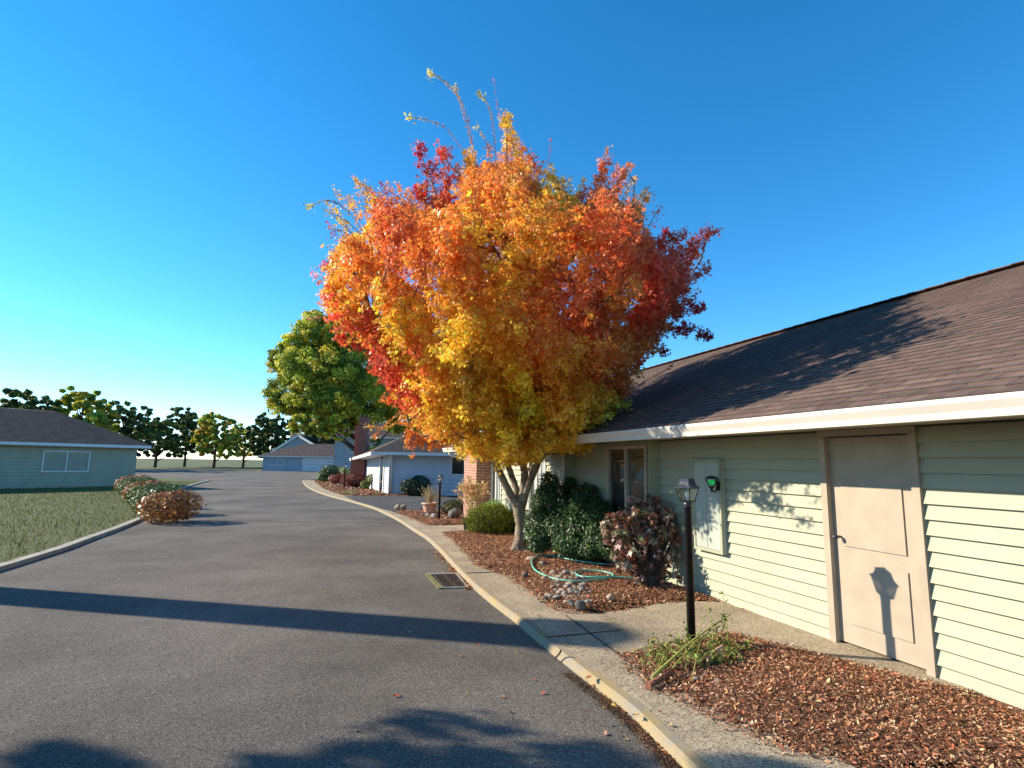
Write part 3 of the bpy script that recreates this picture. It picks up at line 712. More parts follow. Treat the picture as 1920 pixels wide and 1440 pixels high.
# roof corner F, low left corner Lw, apex
rF = P(697, 847.5, 27.2); rL = P(657, 859.5, 36.5); rA = P(775, 811, 32.5); rFR = rF+fd*13; rFR.z = rF.z; rA2 = rA+fd*7
mb = MB(); roofplane(mb, rF, rFR, rA2, rA, .16, .02); roofplane(mb, rL, rF, rA, rA+Vector((-.05, .1, 0)), .16, .02)
bk = rA2+Vector((3, 6, -1.6)); bl = rL+Vector((4, 8, 0)); roofplane(mb, bl, rL, rA, rA+Vector((.1, .1, 0)), .3, .02); roofplane(mb, bk, bl, rA, rA2, .3, .02); roofplane(mb, rFR, bk, rA2, rA2+Vector((.1, .1, 0)), .3, .02)
mb.build('roof', A_['shingle_far'], W)
mb = MB(); mb.bar(rF-Vector((0, 0, .06)), rFR-Vector((0, 0, .06)), .1, .14); mb.build('gutter', A_['trim_white'], W)
mb = MB(); mb.bar(rF-Vector((0, 0, .07)), rL-Vector((0, 0, .07)), .1, .15); mb.build('fascia', A_['trim_white'], W)
mb = MB(); a0, a1 = rF-Vector((0, 0, .12)), rFR-Vector((0, 0, .12)); mb.face([a0, a1, a1+Vector((0, 3, 0)), a0+Vector((0, 3, 0))]); mb.face([a0, rL-Vector((0, 0, .12)), cL+Vector((.3, .5, rL.z-.12)), cF+Vector((.5, .5, a0.z-.02))]); mb.build('soffit', A_['siding_white'], W)
# chimney with two shoulders
ch = thing_c = P(673, 900, 34.5); ch.z = 0
zt = P(673, 785, 34.5).z; zs = P(673, 858, 34.5).z
mb = MB(); mb.box(ch+Vector((.06, .35, (zt+GZ)/2)), .25, .42, (zt-GZ)/2, fd, fn)
zt2 = zt-.4; c2_ = ch+Vector((-.36, .9, 0)); mb.box(c2_+Vector((0, 0, (zt2+GZ)/2)), .19, .4, (zt2-GZ)/2, fd, fn)
for cc, hw in ((ch+Vector((0, .3, 0)), .34), (c2_+Vector((-.04, -.05, 0)), .27)): mb.box(cc+Vector((0, 0, (zs+GZ)/2)), hw, .5, (zs-GZ)/2, fd, fn)
mb.box(ch+Vector((.06, .35, zt+.04)), .29, .46, .04, fd, fn)
cn = mb.build('chimney', A_['brick_red'], W)
for k in (-.14, .14):
    mb = MB(); mb.tube([ch+Vector((k, .35, zt+.07)), ch+Vector((k, .35, zt+.25))], .09, 10); mb.build('flue', A_['dark'], cn)

# ------------------------------------------------------------------ generic far ranch house
def ranch(name, label, c, ang, wd, dp, ez, rz_, wall_m, roof_m, parts=(), hip=1.5, ov=.5):
    t = thing(name, label, 'house', (c[0], c[1], KZ)); c = Vector((c[0], c[1], 0))
    X = Vector((math.cos(ang), math.sin(ang), 0)); Y = Vector((-X.y, X.x, 0))
    q = lambda x, y, z=0: c+X*x+Y*y+Vector((0, 0, z))
    mb = MB()
    siding(mb, q(-wd/2, 0), q(wd/2, 0), -.02, ez, -Y, .18); siding(mb, q(-wd/2, dp), q(wd/2, dp), -.02, ez, Y, .18)
    siding(mb, q(-wd/2, 0), q(-wd/2, dp), -.02, ez, -X, .18); siding(mb, q(wd/2, 0), q(wd/2, dp), -.02, ez, X, .18)
    mb.build('wall', wall_m, t)
    a, b, d, e_ = q(-wd/2-ov, -ov, ez), q(wd/2+ov, -ov, ez), q(wd/2+ov, dp+ov, ez), q(-wd/2-ov, dp+ov, ez)
    r0, r1 = q(-wd/2-ov+hip, dp/2, rz_), q(wd/2+ov-hip, dp/2, rz_)
    mb = MB(); roofplane(mb, a, b, r1, r0, .2, .02); roofplane(mb, d, e_, r0, r1, .2, .02); roofplane(mb, b, d, r1, r1+Vector((.01, 0, 0)), .2, .02); roofplane(mb, e_, a, r0, r0+Vector((.01, 0, 0)), .2, .02)
    mb.build('roof', roof_m, t)
    mb = MB(); mb.bar(a-Vector((0, 0, .1)), b-Vector((0, 0, .1)), .1, .16); mb.bar(b-Vector((0, 0, .1)), d-Vector((0, 0, .1)), .1, .16); mb.bar(a-Vector((0, 0, .1)), e_-Vector((0, 0, .1)), .1, .16); mb.build('gutter', A_['trim_white'], t)
    mb = MB(); mb.face([v_-Vector((0, 0, .15)) for v_ in (a, b, d, e_)]); mb.build('soffit', A_['soffit'], t)
    for kind, x0, x1, z0, z1 in parts:
        if kind == 'garage':
            mb = MB(); h = (z1-z0)/4
            for i in range(4): mb.box(q((x0+x1)/2, -.03, z0+h*(i+.5)), (x1-x0)/2, .02, h/2-.02, X, Y)
            mb.build('garage_door', A_['door_white'], t)
            mb = MB(); mb.box(q(x0-.06, -.04, (z0+z1)/2), .06, .04, (z1-z0)/2, X, Y); mb.build('garage_trim', A_['trim_white'], t); mb = MB(); mb.box(q(x1+.06, -.04, (z0+z1)/2), .06, .04, (z1-z0)/2, X, Y); mb.build('garage_trim', A_['trim_white'], t)
        else:
            window(t, q(x0, -.03), q(x1, -.03), z0, z1, -Y, A_['trim_white'], A_['curtain_dark'] if kind == 'window' else A_['curtain'], 1, .06)
    return t, q
c1 = P(593, 880, 84)
far1, q1 = ranch('grey_house', 'far low house with white garage door at the end of the road', (c1.x, 84), -.03, 16.2, 9, 2.25, 4.2, A_['mail'], A_['shingle_far'], [('garage', -2.0, 3.8, .1, 2.0), ('window', 6.0, 7.2, .9, 1.9), ('window', -7, -5, .9, 1.9)], 4.5)
# gable wing with white rake, to the left and behind
gp = thing('gabled_house', 'dark roofed gabled house with pale rake board beyond the far garage', 'house', (c1.x-9, 96, KZ))
gA = P(559, 815, 95); gB = P(606, 843, 93)
mb = MB(); gC = gA+Vector((-4.5, 0, -3.0)); roofplane(mb, gB, gB+Vector((0, 12, 0)), gA+Vector((0, 12, 0)), gA, .25, .02); roofplane(mb, gC+Vector((0, 12, 0)), gC, gA, gA+Vector((0, 12, 0)), .25, .02); mb.build('roof', A_['shingle_far'], gp)
mb = MB(); mb.bar(gA-Vector((0, .05, .12)), gB-Vector((0, .05, .12)), .08, .36); mb.bar(gA-Vector((0, .05, .12)), gC-Vector((0, .05, .12)), .08, .36); mb.build('rake_board', A_['trim_white'], gp)
mb = MB(); mb.face([Vector((gC.x+.3, gC.y+.3, 0)), Vector((gB.x-.3, gC.y+.3, 0)), gB+Vector((-.3, .3, -.2)), gA+Vector((0, .3, -.2)), gC+Vector((.3, .3, -.2))]); mb.build('wall', A_['mail'], gp)
c3 = P(712, 850, 62)
ranch('blue_house', 'blue grey house showing between the red brick chimney and the trees', (c3.x-1, 64), .1, 9, 7, 4.4, 6.2, A_['mail'], A_['shingle_far'], [('window', -3, -1.6, 2.6, 3.8)], 2.5)
# left side of the road, outside the photograph's frame
lh, ql = ranch('cream_house', 'low cream house across the road at the left', (-25.5, 27.5), .95, 13, 8, 2.4, 4.3, A_['siding_green'], A_['shingle'], [('garage', -4.5, .2, .12, 2.05), ('curtained', 2.2, 4.2, .9, 1.95)], 3.5)
lh2, q2 = ranch('street_house', 'low house outside the picture at the left with a tall brick chimney', (-17.5, 6.5), math.pi/2+.1, 9, 7, 2.3, 3.9, A_['siding_white'], A_['shingle'], [('window', -3, -1, .9, 1.9)], 3.0)
tip = G(1172, 1193, KZ)
chd = 13.6; cc = tip+SUN_H*chd; hz = chd*math.tan(SUN_E)
perp = Vector((SUN_H.y, -SUN_H.x, 0))
ct = hz-.22
mb = MB(); mb.box((cc.x, cc.y, ct/2), .36, .30, ct/2, perp, SUN_H); mb.box((cc.x, cc.y, ct+.05), .43, .36, .05, perp, SUN_H)
mb.lathe((cc.x, cc.y, ct+.1), [(.34, 0), (.32, .06), (.36, .09), (.30, .13), (.12, .20)], 10)
cho = mb.build('brick_chimney', A_['brick_red']); tag(cho, 'tall free standing brick chimney across the road at the left', 'chimney')

# ------------------------------------------------------------------ the maple
base = G(975, 1036, KZ); BY = base.y
MT = thing('maple_tree', 'large maple in full autumn colour, yellow, orange and red, standing in the mulch bed', 'tree', tuple(base))
tb = MB()
def limb(pts, rad, n=10, sm=5):
    q = smooth([Vector((*p, r_)).to_3d() if False else Vector(p) for p in pts], sm)
    rr = np.interp(np.linspace(0, len(pts)-1, len(q)), range(len(pts)), rad)
    q = [p+Vector((rnd.uniform(-1, 1), rnd.uniform(-1, 1), 0))*rr[i]*.10 for i, p in enumerate(q)]
    tb.tube(q, list(rr), n); return q
limb([base+Vector((0, 0, -.08)), base+Vector((-.01, 0, .05)), P(976, 1010, BY), P(978, 985, BY), P(974, 960, BY), P(972, 940, BY)], [.19, .15, .118, .112, .118, .12], 14)
for a_ in (2.9, 3.9, 5.4, .4):   # root flare
    limb([base+Vector((0, 0, .12)), base+Vector((.14*math.cos(a_), .14*math.sin(a_), .05)), base+Vector((.32*math.cos(a_), .32*math.sin(a_), .0))], [.08, .06, .025], 8, 3)
limbs = []
def PT(px, py, dy=0): return P(px, py, BY+dy)
LB = [([(974, 955, 0), (962, 935, -.05), (948, 908, -.1), (934, 880, -.15), (918, 850, -.25), (885, 800, -.5), (830, 720, -.9), (760, 650, -1.2), (700, 600, -1.3)], [.09, .075, .068, .065, .062, .055, .045, .03, .012]),
      ([(971, 948, 0), (968, 918, .05), (955, 880, .15), (946, 850, .3), (930, 780, .6), (880, 640, .9), (840, 500, 1.0), (820, 380, .8)], [.075, .06, .058, .055, .05, .045, .03, .012]),
      ([(975, 955, 0), (981, 920, .0), (984, 890, .05), (978, 855, .1), (965, 780, -.2), (960, 640, -.6), (950, 480, -.6), (950, 330, -.2), (950, 240, 0)], [.09, .08, .072, .07, .06, .05, .04, .025, .01]),
      ([(978, 950, 0), (988, 920, -.05), (1000, 885, -.1), (1018, 852, -.2), (1050, 790, -.3), (1100, 680, -.6), (1150, 560, -.6), (1180, 450, -.4), (1190, 340, -.2)], [.08, .065, .062, .06, .055, .045, .035, .025, .01]),
      ([(977, 940, 0), (990, 915, .15), (1005, 880, .4), (1020, 850, .7), (1080, 760, 1.2), (1180, 640, 1.4), (1260, 560, 1.3), (1320, 480, 1.1)], [.06, .055, .052, .05, .045, .035, .022, .01])]
for pts, rad in LB: limbs += limb([PT(*p) for p in pts], rad, 10, 6)[14:]
# envelope in world units from the outline of the crown (height px -> left/right px)
ENV = [(876, 915, 1000), (858, 880, 1050), (840, 845, 1095), (820, 818, 1115), (780, 785, 1145), (740, 742, 1172), (700, 708, 1192), (650, 668, 1225), (610, 632, 1285), (580, 610, 1285), (540, 598, 1290), (500, 605, 1290), (460, 630, 1275), (420, 672, 1232), (380, 708, 1215), (350, 775, 1180), (325, 868, 1145), (300, 885, 1010), (288, 905, 985)]
ey = np.array([e_[0] for e_ in ENV][::-1]); el = np.array([e_[1] for e_ in ENV][::-1]); er = np.array([e_[2] for e_ in ENV][::-1])
YEL, YO, OR, RO, RD, CR, OL, GR = (.93, .57, .06), (.93, .45, .055), (.91, .32, .06), (.86, .22, .07), (.74, .11, .055), (.56, .035, .06), (.86, .60, .045), (.62, .56, .045)
ANCH = [(800, 290, CR), (825, 340, RD), (750, 400, CR), (700, 385, YO), (690, 460, YEL), (650, 500, YO), (615, 500, CR), (610, 560, RO), (660, 560, YO), (700, 530, OR), (750, 480, RO), (830, 450, OR), (790, 420, OR), (820, 530, OR),
        (880, 330, YO), (900, 420, OR), (920, 350, OR), (930, 480, YEL), (945, 540, YEL), (950, 580, YO), (905, 460, YEL), (960, 250, YO), (940, 380, OR), (990, 350, OR), (1000, 430, OR), (1050, 370, YEL), (1040, 410, YEL), (1050, 450, YO), (1100, 420, RO), (1100, 340, RO), (1150, 330, RO), (1190, 380, YO), (1120, 500, RO),
        (1200, 450, RO), (1250, 500, RD), (1300, 460, CR), (1290, 560, RD), (1300, 620, CR), (1200, 580, RD), (1150, 540, RO), (1080, 530, OR), (1020, 520, OR), (1010, 600, OR), (1060, 590, RO), (1130, 620, OR), (1100, 610, RO), (1180, 650, OR),
        (880, 560, OR), (760, 560, OR), (700, 620, YO), (660, 620, RD), (700, 660, RD), (740, 640, YEL), (740, 700, RD), (760, 740, RD), (790, 690, RO), (790, 720, YO), (840, 620, YO), (860, 680, YEL), (830, 720, YO), (930, 620, YO), (900, 640, YEL), (950, 660, YO), (940, 700, YEL), (1000, 670, OR), (985, 500, YO), (990, 560, YO),
        (900, 740, YEL), (860, 770, YEL), (790, 790, OR), (820, 820, YO), (760, 800, OR), (880, 820, YEL), (940, 780, OL), (960, 740, OL), (1000, 770, GR), (980, 820, YEL), (1040, 740, YO), (1080, 700, YO), (1150, 700, OR), (1090, 770, YEL), (930, 800, YEL), (1020, 810, YEL), (1120, 750, OL), (1060, 800, YEL), (1100, 830, YEL), (1180, 740, OR), (1140, 690, RO), (900, 850, YEL), (1000, 850, YEL), (940, 860, YEL), (975, 540, YO), (1200, 700, RO)]
ap = np.array([(a[0], a[1]) for a in ANCH], float); ac = np.array([a[2] for a in ANCH])
def topx(p):   # world X/Z on the crown's middle plane
    v = Vector((p.x, p.y*.75+BY*.25, p.z))-Vector((0, 0, CAM_H)); d = v.dot(Fv); return 960+F_PX*v.dot(cr)/d, 720-F_PX*v.dot(cu)/d
def autumn(p):
    x, y = topx(p); d = np.hypot(ap[:, 0]-x, ap[:, 1]-y)+R.random(len(ap))*22
    # the far side of the crown is redder
    return ac[int(np.argmin(d))]
heart = P(985, 800, BY)
TOPX = [590, 600, 640, 665, 700, 745, 765, 852, 862, 878, 930, 985, 1010, 1060, 1080, 1125, 1150, 1175, 1205, 1222, 1250, 1300, 1345]
TOPY = [520, 480, 440, 392, 355, 372, 372, 380, 385, 308, 295, 305, 335, 345, 370, 335, 350, 372, 372, 440, 455, 470, 440]
BOTX = [590, 650, 705, 760, 810, 850, 900, 1000, 1060, 1130, 1138, 1190, 1215, 1232, 1262, 1340]
BOTY = [580, 650, 715, 795, 832, 852, 872, 866, 846, 842, 800, 778, 715, 668, 655, 638]
def scr(c):
    v = Vector(c)-Vector((0, 0, CAM_H)); dd = v.dot(Fv); return 960+F_PX*v.dot(cr)/dd, 720-F_PX*v.dot(cu)/dd, dd
plumes = []   # centre, axis, length, radius, colour, count
def plume(c, ax, ln, rd, n, colr=None): plumes.append((Vector(c), Vector(ax).normalized(), ln, rd, n, np.array(colr) if colr is not None else autumn(Vector(c))))
for i in range(1150):
    py = R.choice([R.uniform(290, 872), R.uniform(340, 800), R.uniform(640, 860)], p=[.42, .43, .15])
    l_ = np.interp(py, ey, el); r_ = np.interp(py, ey, er)
    cL_ = P(l_, py, BY); cR2 = P(r_, py, BY); ctr = (cL_+cR2)/2; hw = (cR2-cL_).length/2
    ring = R.choice([.97, .9, .62, .3], p=[.34, .26, .22, .18])
    phi = R.uniform(0, 2*math.pi)
    rd = R.uniform(.12, .27)*(1 if hw > 1.2 else .75)*(1.25 if ring < .7 else 1)
    rr = max(hw*ring-rd*.9, .05)
    dep = float(np.interp(py, [300, 450, 650], [.85, 1.0, 1.18])); yc = BY-.35-.4*min(1, max(0, (py-400)/250))
    c = Vector((ctr.x+rr*math.cos(phi), yc+rr*dep*math.sin(phi), ctr.z))
    # keep each clump inside the crown's outline height for height
    ok = False
    for _ in range(14):
        v = c-Vector((0, 0, CAM_H)); dd = v.dot(Fv); qx = 960+F_PX*v.dot(cr)/dd; qy = 720-F_PX*v.dot(cu)/dd; rp = rd*1.05*F_PX/dd
        lo, hi = np.interp(qy, ey, el), np.interp(qy, ey, er)
        if qy > 292+rp*.9 and qy < 876-rp*.7 and qx-rp > lo-8 and qx+rp < hi+8: ok = True; break
        c = c.lerp(Vector((ctr.x, yc, min(max(c.z, 3.0), 6.8))), .09)
    if not ok: continue
    ax = (c-heart).normalized()+Vector((0, 0, .75)); 
    if py > 760: ax = (c-heart); ax.z *= .3; ax.z += .05
    ln = R.uniform(.5, 1.1); an = Vector(ax).normalized()
    for _ in range(10):
        a1 = scr(c+an*(ln*.5)); a0 = scr(c-an*(ln*.5)); r1 = rd*.5*F_PX/a1[2]; low = a0 if a0[1] > a1[1] else a1; hi_ = a1 if a0[1] > a1[1] else a0
        if hi_[1]-r1 < np.interp(hi_[0], TOPX, TOPY): c = c-Vector((0, 0, .09))
        elif low[1]+r1 > np.interp(low[0], BOTX, BOTY): c = c+Vector((0, 0, .09))
        else: break
    plume(c, ax, ln, rd, int(330*rd/.25*R.uniform(.75, 1.2)))
for i in range(34):   # low boughs reaching over the bed towards the street corner
    c = Vector((R.uniform(-1.1, 1.5), R.uniform(6.9, 8.2), R.uniform(2.9, 3.9))); plume(c, (c.x*.3, -.7, .15), R.uniform(.5, .9), R.uniform(.16, .26), 260)
for i in range(90):
    py = R.uniform(380, 760); l_ = np.interp(py, ey, el); r_ = np.interp(py, ey, er); px = l_+(r_-l_)*R.uniform(.2, .85)
    plume(PT(px, py, R.uniform(-.6, 1.2)), (0, 0, 1), .8, .36, 330)
# individual sprays of the outline
def spray(pts, rd, n, colr, dy=0):
    """a chain of plumes along a path given on the crown"""
    q = [PT(x, y, dy) for x, y in pts]
    for i in range(len(q)-1):
        k = max(1, int((q[i+1]-q[i]).length/.35))
        for j in range(k):
            c = q[i].lerp(q[i+1], (j+.5)/k); f = 1-.55*(i+(j+.5)/k)/(len(q)-1)
            plume(c, q[i+1]-q[i], .55, rd*f, int(n*f*1.7), colr)
    tb.tube(smooth(q, 4), list(np.linspace(.022, .004, len(smooth(q, 4)))), 5)
    limbs.extend([q[0]])
spray([(840, 410), (815, 355), (795, 305), (785, 270)], .30, 300, CR, -.2)
spray([(820, 420), (800, 380), (778, 345)], .24, 260, CR, -.3)
spray([(846, 420), (842, 360), (834, 315), (828, 272)], .32, 340, RD, -.5)
spray([(800, 440), (770, 400), (750, 370)], .24, 200, CR, .4)
spray([(720, 440), (705, 395), (710, 365)], .22, 190, YO, .1)
spray([(900, 360), (885, 320), (880, 285)], .2, 170, YO, -.1)
spray([(985, 340), (968, 295), (956, 250), (943, 208)], .27, 300, YO, 0)
spray([(1000, 330), (1000, 300), (975, 270)], .16, 120, RO, .3)
spray([(1060, 400), (1050, 350), (1025, 320)], .22, 200, YO, -.3)
spray([(1120, 400), (1120, 350), (1132, 310), (1138, 285)], .17, 150, RO, 0)
spray([(1150, 360), (1165, 330), (1185, 300)], .13, 100, RO, .1)
spray([(1190, 430), (1200, 390), (1213, 362)], .19, 150, YO, 0)
spray([(1220, 520), (1270, 480), (1310, 450), (1343, 433)], .32, 300, RD, .2)
spray([(1220, 500), (1240, 460), (1248, 440)], .2, 140, CR, .4)
spray([(1200, 560), (1260, 550), (1300, 520), (1322, 500)], .36, 330, RD, .3)
spray([(1200, 590), (1250, 580), (1290, 570), (1312, 575)], .32, 300, CR, .0)
spray([(1200, 540), (1250, 520), (1290, 490), (1300, 470)], .3, 280, RD, .6)
spray([(1210, 470), (1235, 455), (1262, 448), (1280, 440)], .22, 180, RD, .0)
spray([(1200, 620), (1260, 615), (1300, 620), (1332, 632)], .22, 240, CR, .2)
spray([(1180, 650), (1220, 650), (1250, 660)], .18, 150, RD, 0)
for yy_ in (-.9, -.3, .4, 1.0):
    spray([(800, 610), (740, 540), (690, 480), (660, 440)], .3, 260, None, yy_)
    spray([(1100, 600), (1150, 540), (1200, 480)], .3, 240, None, yy_)
spray([(680, 520), (640, 500), (612, 490)], .2, 170, CR, .1)
spray([(680, 600), (640, 590), (606, 560)], .22, 170, RO, -.1)
spray([(760, 650), (700, 650), (650, 640), (630, 620)], .2, 230, RD, .1)
spray([(800, 700), (740, 700), (700, 690)], .2, 180, RD, .3)
spray([(800, 740), (760, 760), (720, 745)], .17, 150, RO, .2)
spray([(840, 820), (800, 830), (770, 822), (768, 812)], .17, 170, OR, -.3)
spray([(1050, 830), (1100, 838), (1135, 830)], .17, 170, YEL, -.3)
spray([(1080, 780), (1140, 780), (1180, 775)], .16, 120, OL, -.2)
spray([(900, 700), (830, 800), (780, 800), (740, 780)], .14, 120, OR, .5)
PP, NP_, CP, SP = [], [], [], []
for c, ax, ln, rd, n, colr in plumes:
    n = int(n*1.18)
    x = ax.cross(Vector((0, .3, 1))).normalized(); y = ax.cross(x)
    B = np.array([x, y, ax])
    k = max(4, n//15)
    d = R.normal(size=(k, 3)); d /= np.linalg.norm(d, axis=1, keepdims=True); rr = .3+.7*R.random(k)**.6
    sub = d*np.array([rd, rd, ln/2*1.1])*rr[:, None]*(1+R.normal(size=(k, 1))*.16)
    w_ = R.integers(0, k, n)
    off = (sub[w_]+R.normal(size=(n, 3))*np.array([.042, .042, .03]))@B
    PP.append(np.array(c)+off)
    cn_ = (d*np.array([1, 1, .6]))@B+R.normal(size=(k, 3))*.35
    ns = cn_[w_]*1.2+R.normal(size=(n, 3))*.45; ns[:, 2] += .45; NP_.append(ns)
    tint = np.array(colr)*np.exp(R.normal()*.17)
    cc_ = tint[None, :]*np.exp(R.normal(size=(n, 1))*.22)*(1+R.normal(size=(n, 3))*np.array([.05, .13, .05]))
    odd = R.random(n) < .12
    cc_[odd] = .5*cc_[odd]+.5*ac[R.integers(0, len(ac), odd.sum())]*np.exp(R.normal(size=(odd.sum(), 1))*.2)
    CP.append(cc_); SP.append(.037*np.exp(R.normal(size=n)*.25))
for i in range(60):   # ragged twigs standing out of the upper outline
    x = rnd.uniform(640, 1225); y = np.interp(x, TOPX, TOPY)+10; h = rnd.uniform(14, 42); dx_ = (x-950)*.0008*h*6+rnd.uniform(-6, 6); p0 = PT(x, y+25, rnd.uniform(-.6, .6)); yy = (p0.y-BY)
    p1 = PT(x+dx_, y-h, yy); q = [p0, p0.lerp(p1, .6)+Vector((rnd.uniform(-.04, .04), 0, 0)), p1]; tb.tube(q, [.008, .005, .002], 4)
    n = int(h*3.2); t_ = R.random(n)**.8; a = np.array([p0.lerp(p1, float(t)) for t in t_]); wd2 = (.10*(1-t_)+.03)[:, None]
    PP.append(a+R.normal(size=(n, 3))*wd2*.8); NP_.append(R.normal(size=(n, 3))+np.array([0, 0, .5])); CP.append(autumn(p0)[None, :]*np.exp(R.normal(size=(n, 1))*.25)*np.ones((n, 3))); SP.append(.032*np.exp(R.normal(size=n)*.25))
# long bare shoots with small leaves
def shoot(pts, dy, n, tipcol=(.85, .75, .22), legc=(.5, .18, .1), r0=.007):
    q = smooth([PT(x, y, dy) for x, y in pts], 8); tb.tube(q, list(np.linspace(r0, .002, len(q))), 5)
    m = len(q); n = int(n*1.5); idx = R.random(n)**.7*(m-1.01); idx[-max(6, n//7):] = m-1.5+R.random(max(6, n//7))*.5
    a = np.array([q[int(i)].lerp(q[int(i)+1], i-int(i)) for i in idx])
    PP.append(a+R.normal(size=(n, 3))*(.016+.030*(idx/m > .93))[:, None]); NP_.append(R.normal(size=(n, 3))+np.array([0, 0, .6]))
    f = (idx/m)[:, None]**3; CP.append((np.array(legc)*(1-f)+np.array(tipcol)*f)*np.exp(R.normal(size=(n, 1))*.25)); SP.append(.025+.025*(idx/m > .93)*R.random(n))
shoot([(895, 330), (885, 270), (875, 215), (855, 175), (830, 150), (806, 137)], 0, 170)
shoot([(900, 330), (882, 260), (868, 210), (855, 165)], .1, 110, (.7, .55, .2))
shoot([(930, 310), (926, 250), (918, 205), (900, 176)], -.1, 110)
shoot([(880, 310), (862, 275), (835, 240), (800, 225), (766, 219)], .1, 110)
shoot([(925, 320), (915, 275), (893, 236)], -.2, 60)
shoot([(945, 290), (935, 220), (926, 148)], .1, 26, (.7, .12, .15), (.7, .15, .12), .004)
shoot([(1022, 330), (1030, 290), (1032, 260)], .1, 22, (.7, .2, .2), (.7, .2, .2), .004)
shoot([(1125, 320), (1133, 295), (1140, 276)], .1, 50, (.8, .5, .3))
shoot([(690, 450), (665, 410), (635, 382), (610, 376), (578, 388)], .1, 120, (.65, .6, .2), (.16, .12, .06))
shoot([(685, 450), (650, 415), (610, 394)], -.1, 60, (.5, .42, .2), (.16, .1, .05))
shoot([(670, 450), (645, 435), (622, 428)], 0, 30, (.5, .4, .2), (.2, .12, .06))
shoot([(620, 600), (600, 595), (578, 598)], 0, 40, (.85, .4, .25), (.8, .3, .15))
shoot([(770, 760), (735, 785), (700, 820)], .3, 130, (.75, .3, .08), (.8, .35, .06))
shoot([(770, 770), (730, 800), (690, 800)], .4, 130, (.85, .5, .08), (.8, .4, .06))
shoot([(1200, 720), (1230, 705), (1262, 685)], .1, 50, (.5, .05, .06), (.5, .06, .06))
# branches from the limbs to the plumes
la = np.array([tuple(p) for p in limbs])
for c, ax, ln, rd, n, colr in plumes[::3]:
    cv = np.array(c); d = np.linalg.norm((la-cv)*np.array([1, 1, 1.0]), axis=1)+np.maximum(la[:, 2]-cv[2]+.2, 0)*2
    s = Vector(la[int(np.argmin(d))]); e1 = c+ax*ln*.35; mid = s.lerp(c, .5)+Vector((0, 0, -.06))
    if (c-s).length > 2.6: continue
    q = smooth([s, mid, c, e1], 3); tb.tube(q, list(np.linspace(.02, .004, len(q))), 5)
tb.build('trunk', A_['bark'], MT)
PP, NP_, CP, SP = map(np.concatenate, (PP, NP_, CP, SP))
print('maple leaves', len(PP))
foliage('crown', PP, NP_, SP, CP, T_MAPLE, A_['leaf'], MT, .7)

# ------------------------------------------------------------------ other trees
def tree(name, label, base_, blobs, n_per, size, cols, trunk_r, T=T_QUAD, mt='leaf', shell=.45, group=None, bark='bark_dark', v=.28, dens=None):
    t = thing(name, label, 'tree', tuple(base_), group); b = Vector(base_); m = MB()
    top = max(c[0][2] for c in blobs); cx_ = sum(c[0][0] for c in blobs)/len(blobs); cy_ = sum(c[0][1] for c in blobs)/len(blobs); lo = min(c[0][2] for c in blobs)
    mid = Vector((cx_, cy_, b.z+(top-b.z)*.62))
    tp = smooth([b+Vector((0, 0, -.2)), b.lerp(mid, .35)+Vector((rnd.uniform(-.2, .2), 0, 0)), mid, Vector((cx_, cy_, top))], 5)
    m.tube(tp, list(np.linspace(trunk_r, trunk_r*.15, len(tp))), 9)
    P_, N_, C_ = [], [], []
    for c, r_ in blobs:
        c = Vector(c); k = int(np.clip((c.z-b.z)/(top-b.z+.01)*.75, .2, .7)*(len(tp)-1)); s = tp[k]
        q = smooth([s, s.lerp(c, .5)+Vector((0, 0, .1*(c-s).length*rnd.uniform(-.5, 1))), c], 4)
        m.tube(q, list(np.linspace(trunk_r*.35, trunk_r*.06, len(q))), 5)
        # each blob made of smaller clumps
        vol = r_[0]*r_[1]*r_[2]; nn = int(n_per*(vol**(2/3)))
        nc = max(4, int(nn/90))
        cc2, _ = blob(c, r_, nc, .55)
        tintb = np.exp(R.normal()*.1)
        for s_ in cc2:
            rs = min(r_)*R.uniform(.22, .4); p_, q_ = blob(s_, (rs, rs, rs*.7), nn//nc, .3)
            P_.append(p_); N_.append(q_); C_.append(np.array(cols[R.integers(0, len(cols))])*np.exp(R.normal()*.12)*tintb*np.exp(R.normal(size=(len(p_), 1))*v)*(1+R.normal(size=(len(p_), 3))*.07))
    m.build('trunk', A_[bark], t)
    P_, N_, C_ = map(np.concatenate, (P_, N_, C_))
    foliage('crown', P_, N_, size*np.exp(R.normal(size=len(P_))*.25), C_, T, A_[mt], t, .3)
    return t
def B(px, py, Y, rx, ry, rz_): return (tuple(P(px, py, Y)), (rx, ry, rz_))
GY = [(.40, .44, .05), (.54, .52, .06), (.66, .56, .06), (.22, .30, .04), (.66, .42, .05), (.32, .40, .05)]
tb0 = P(712, 880, 50); tb0.z = KZ
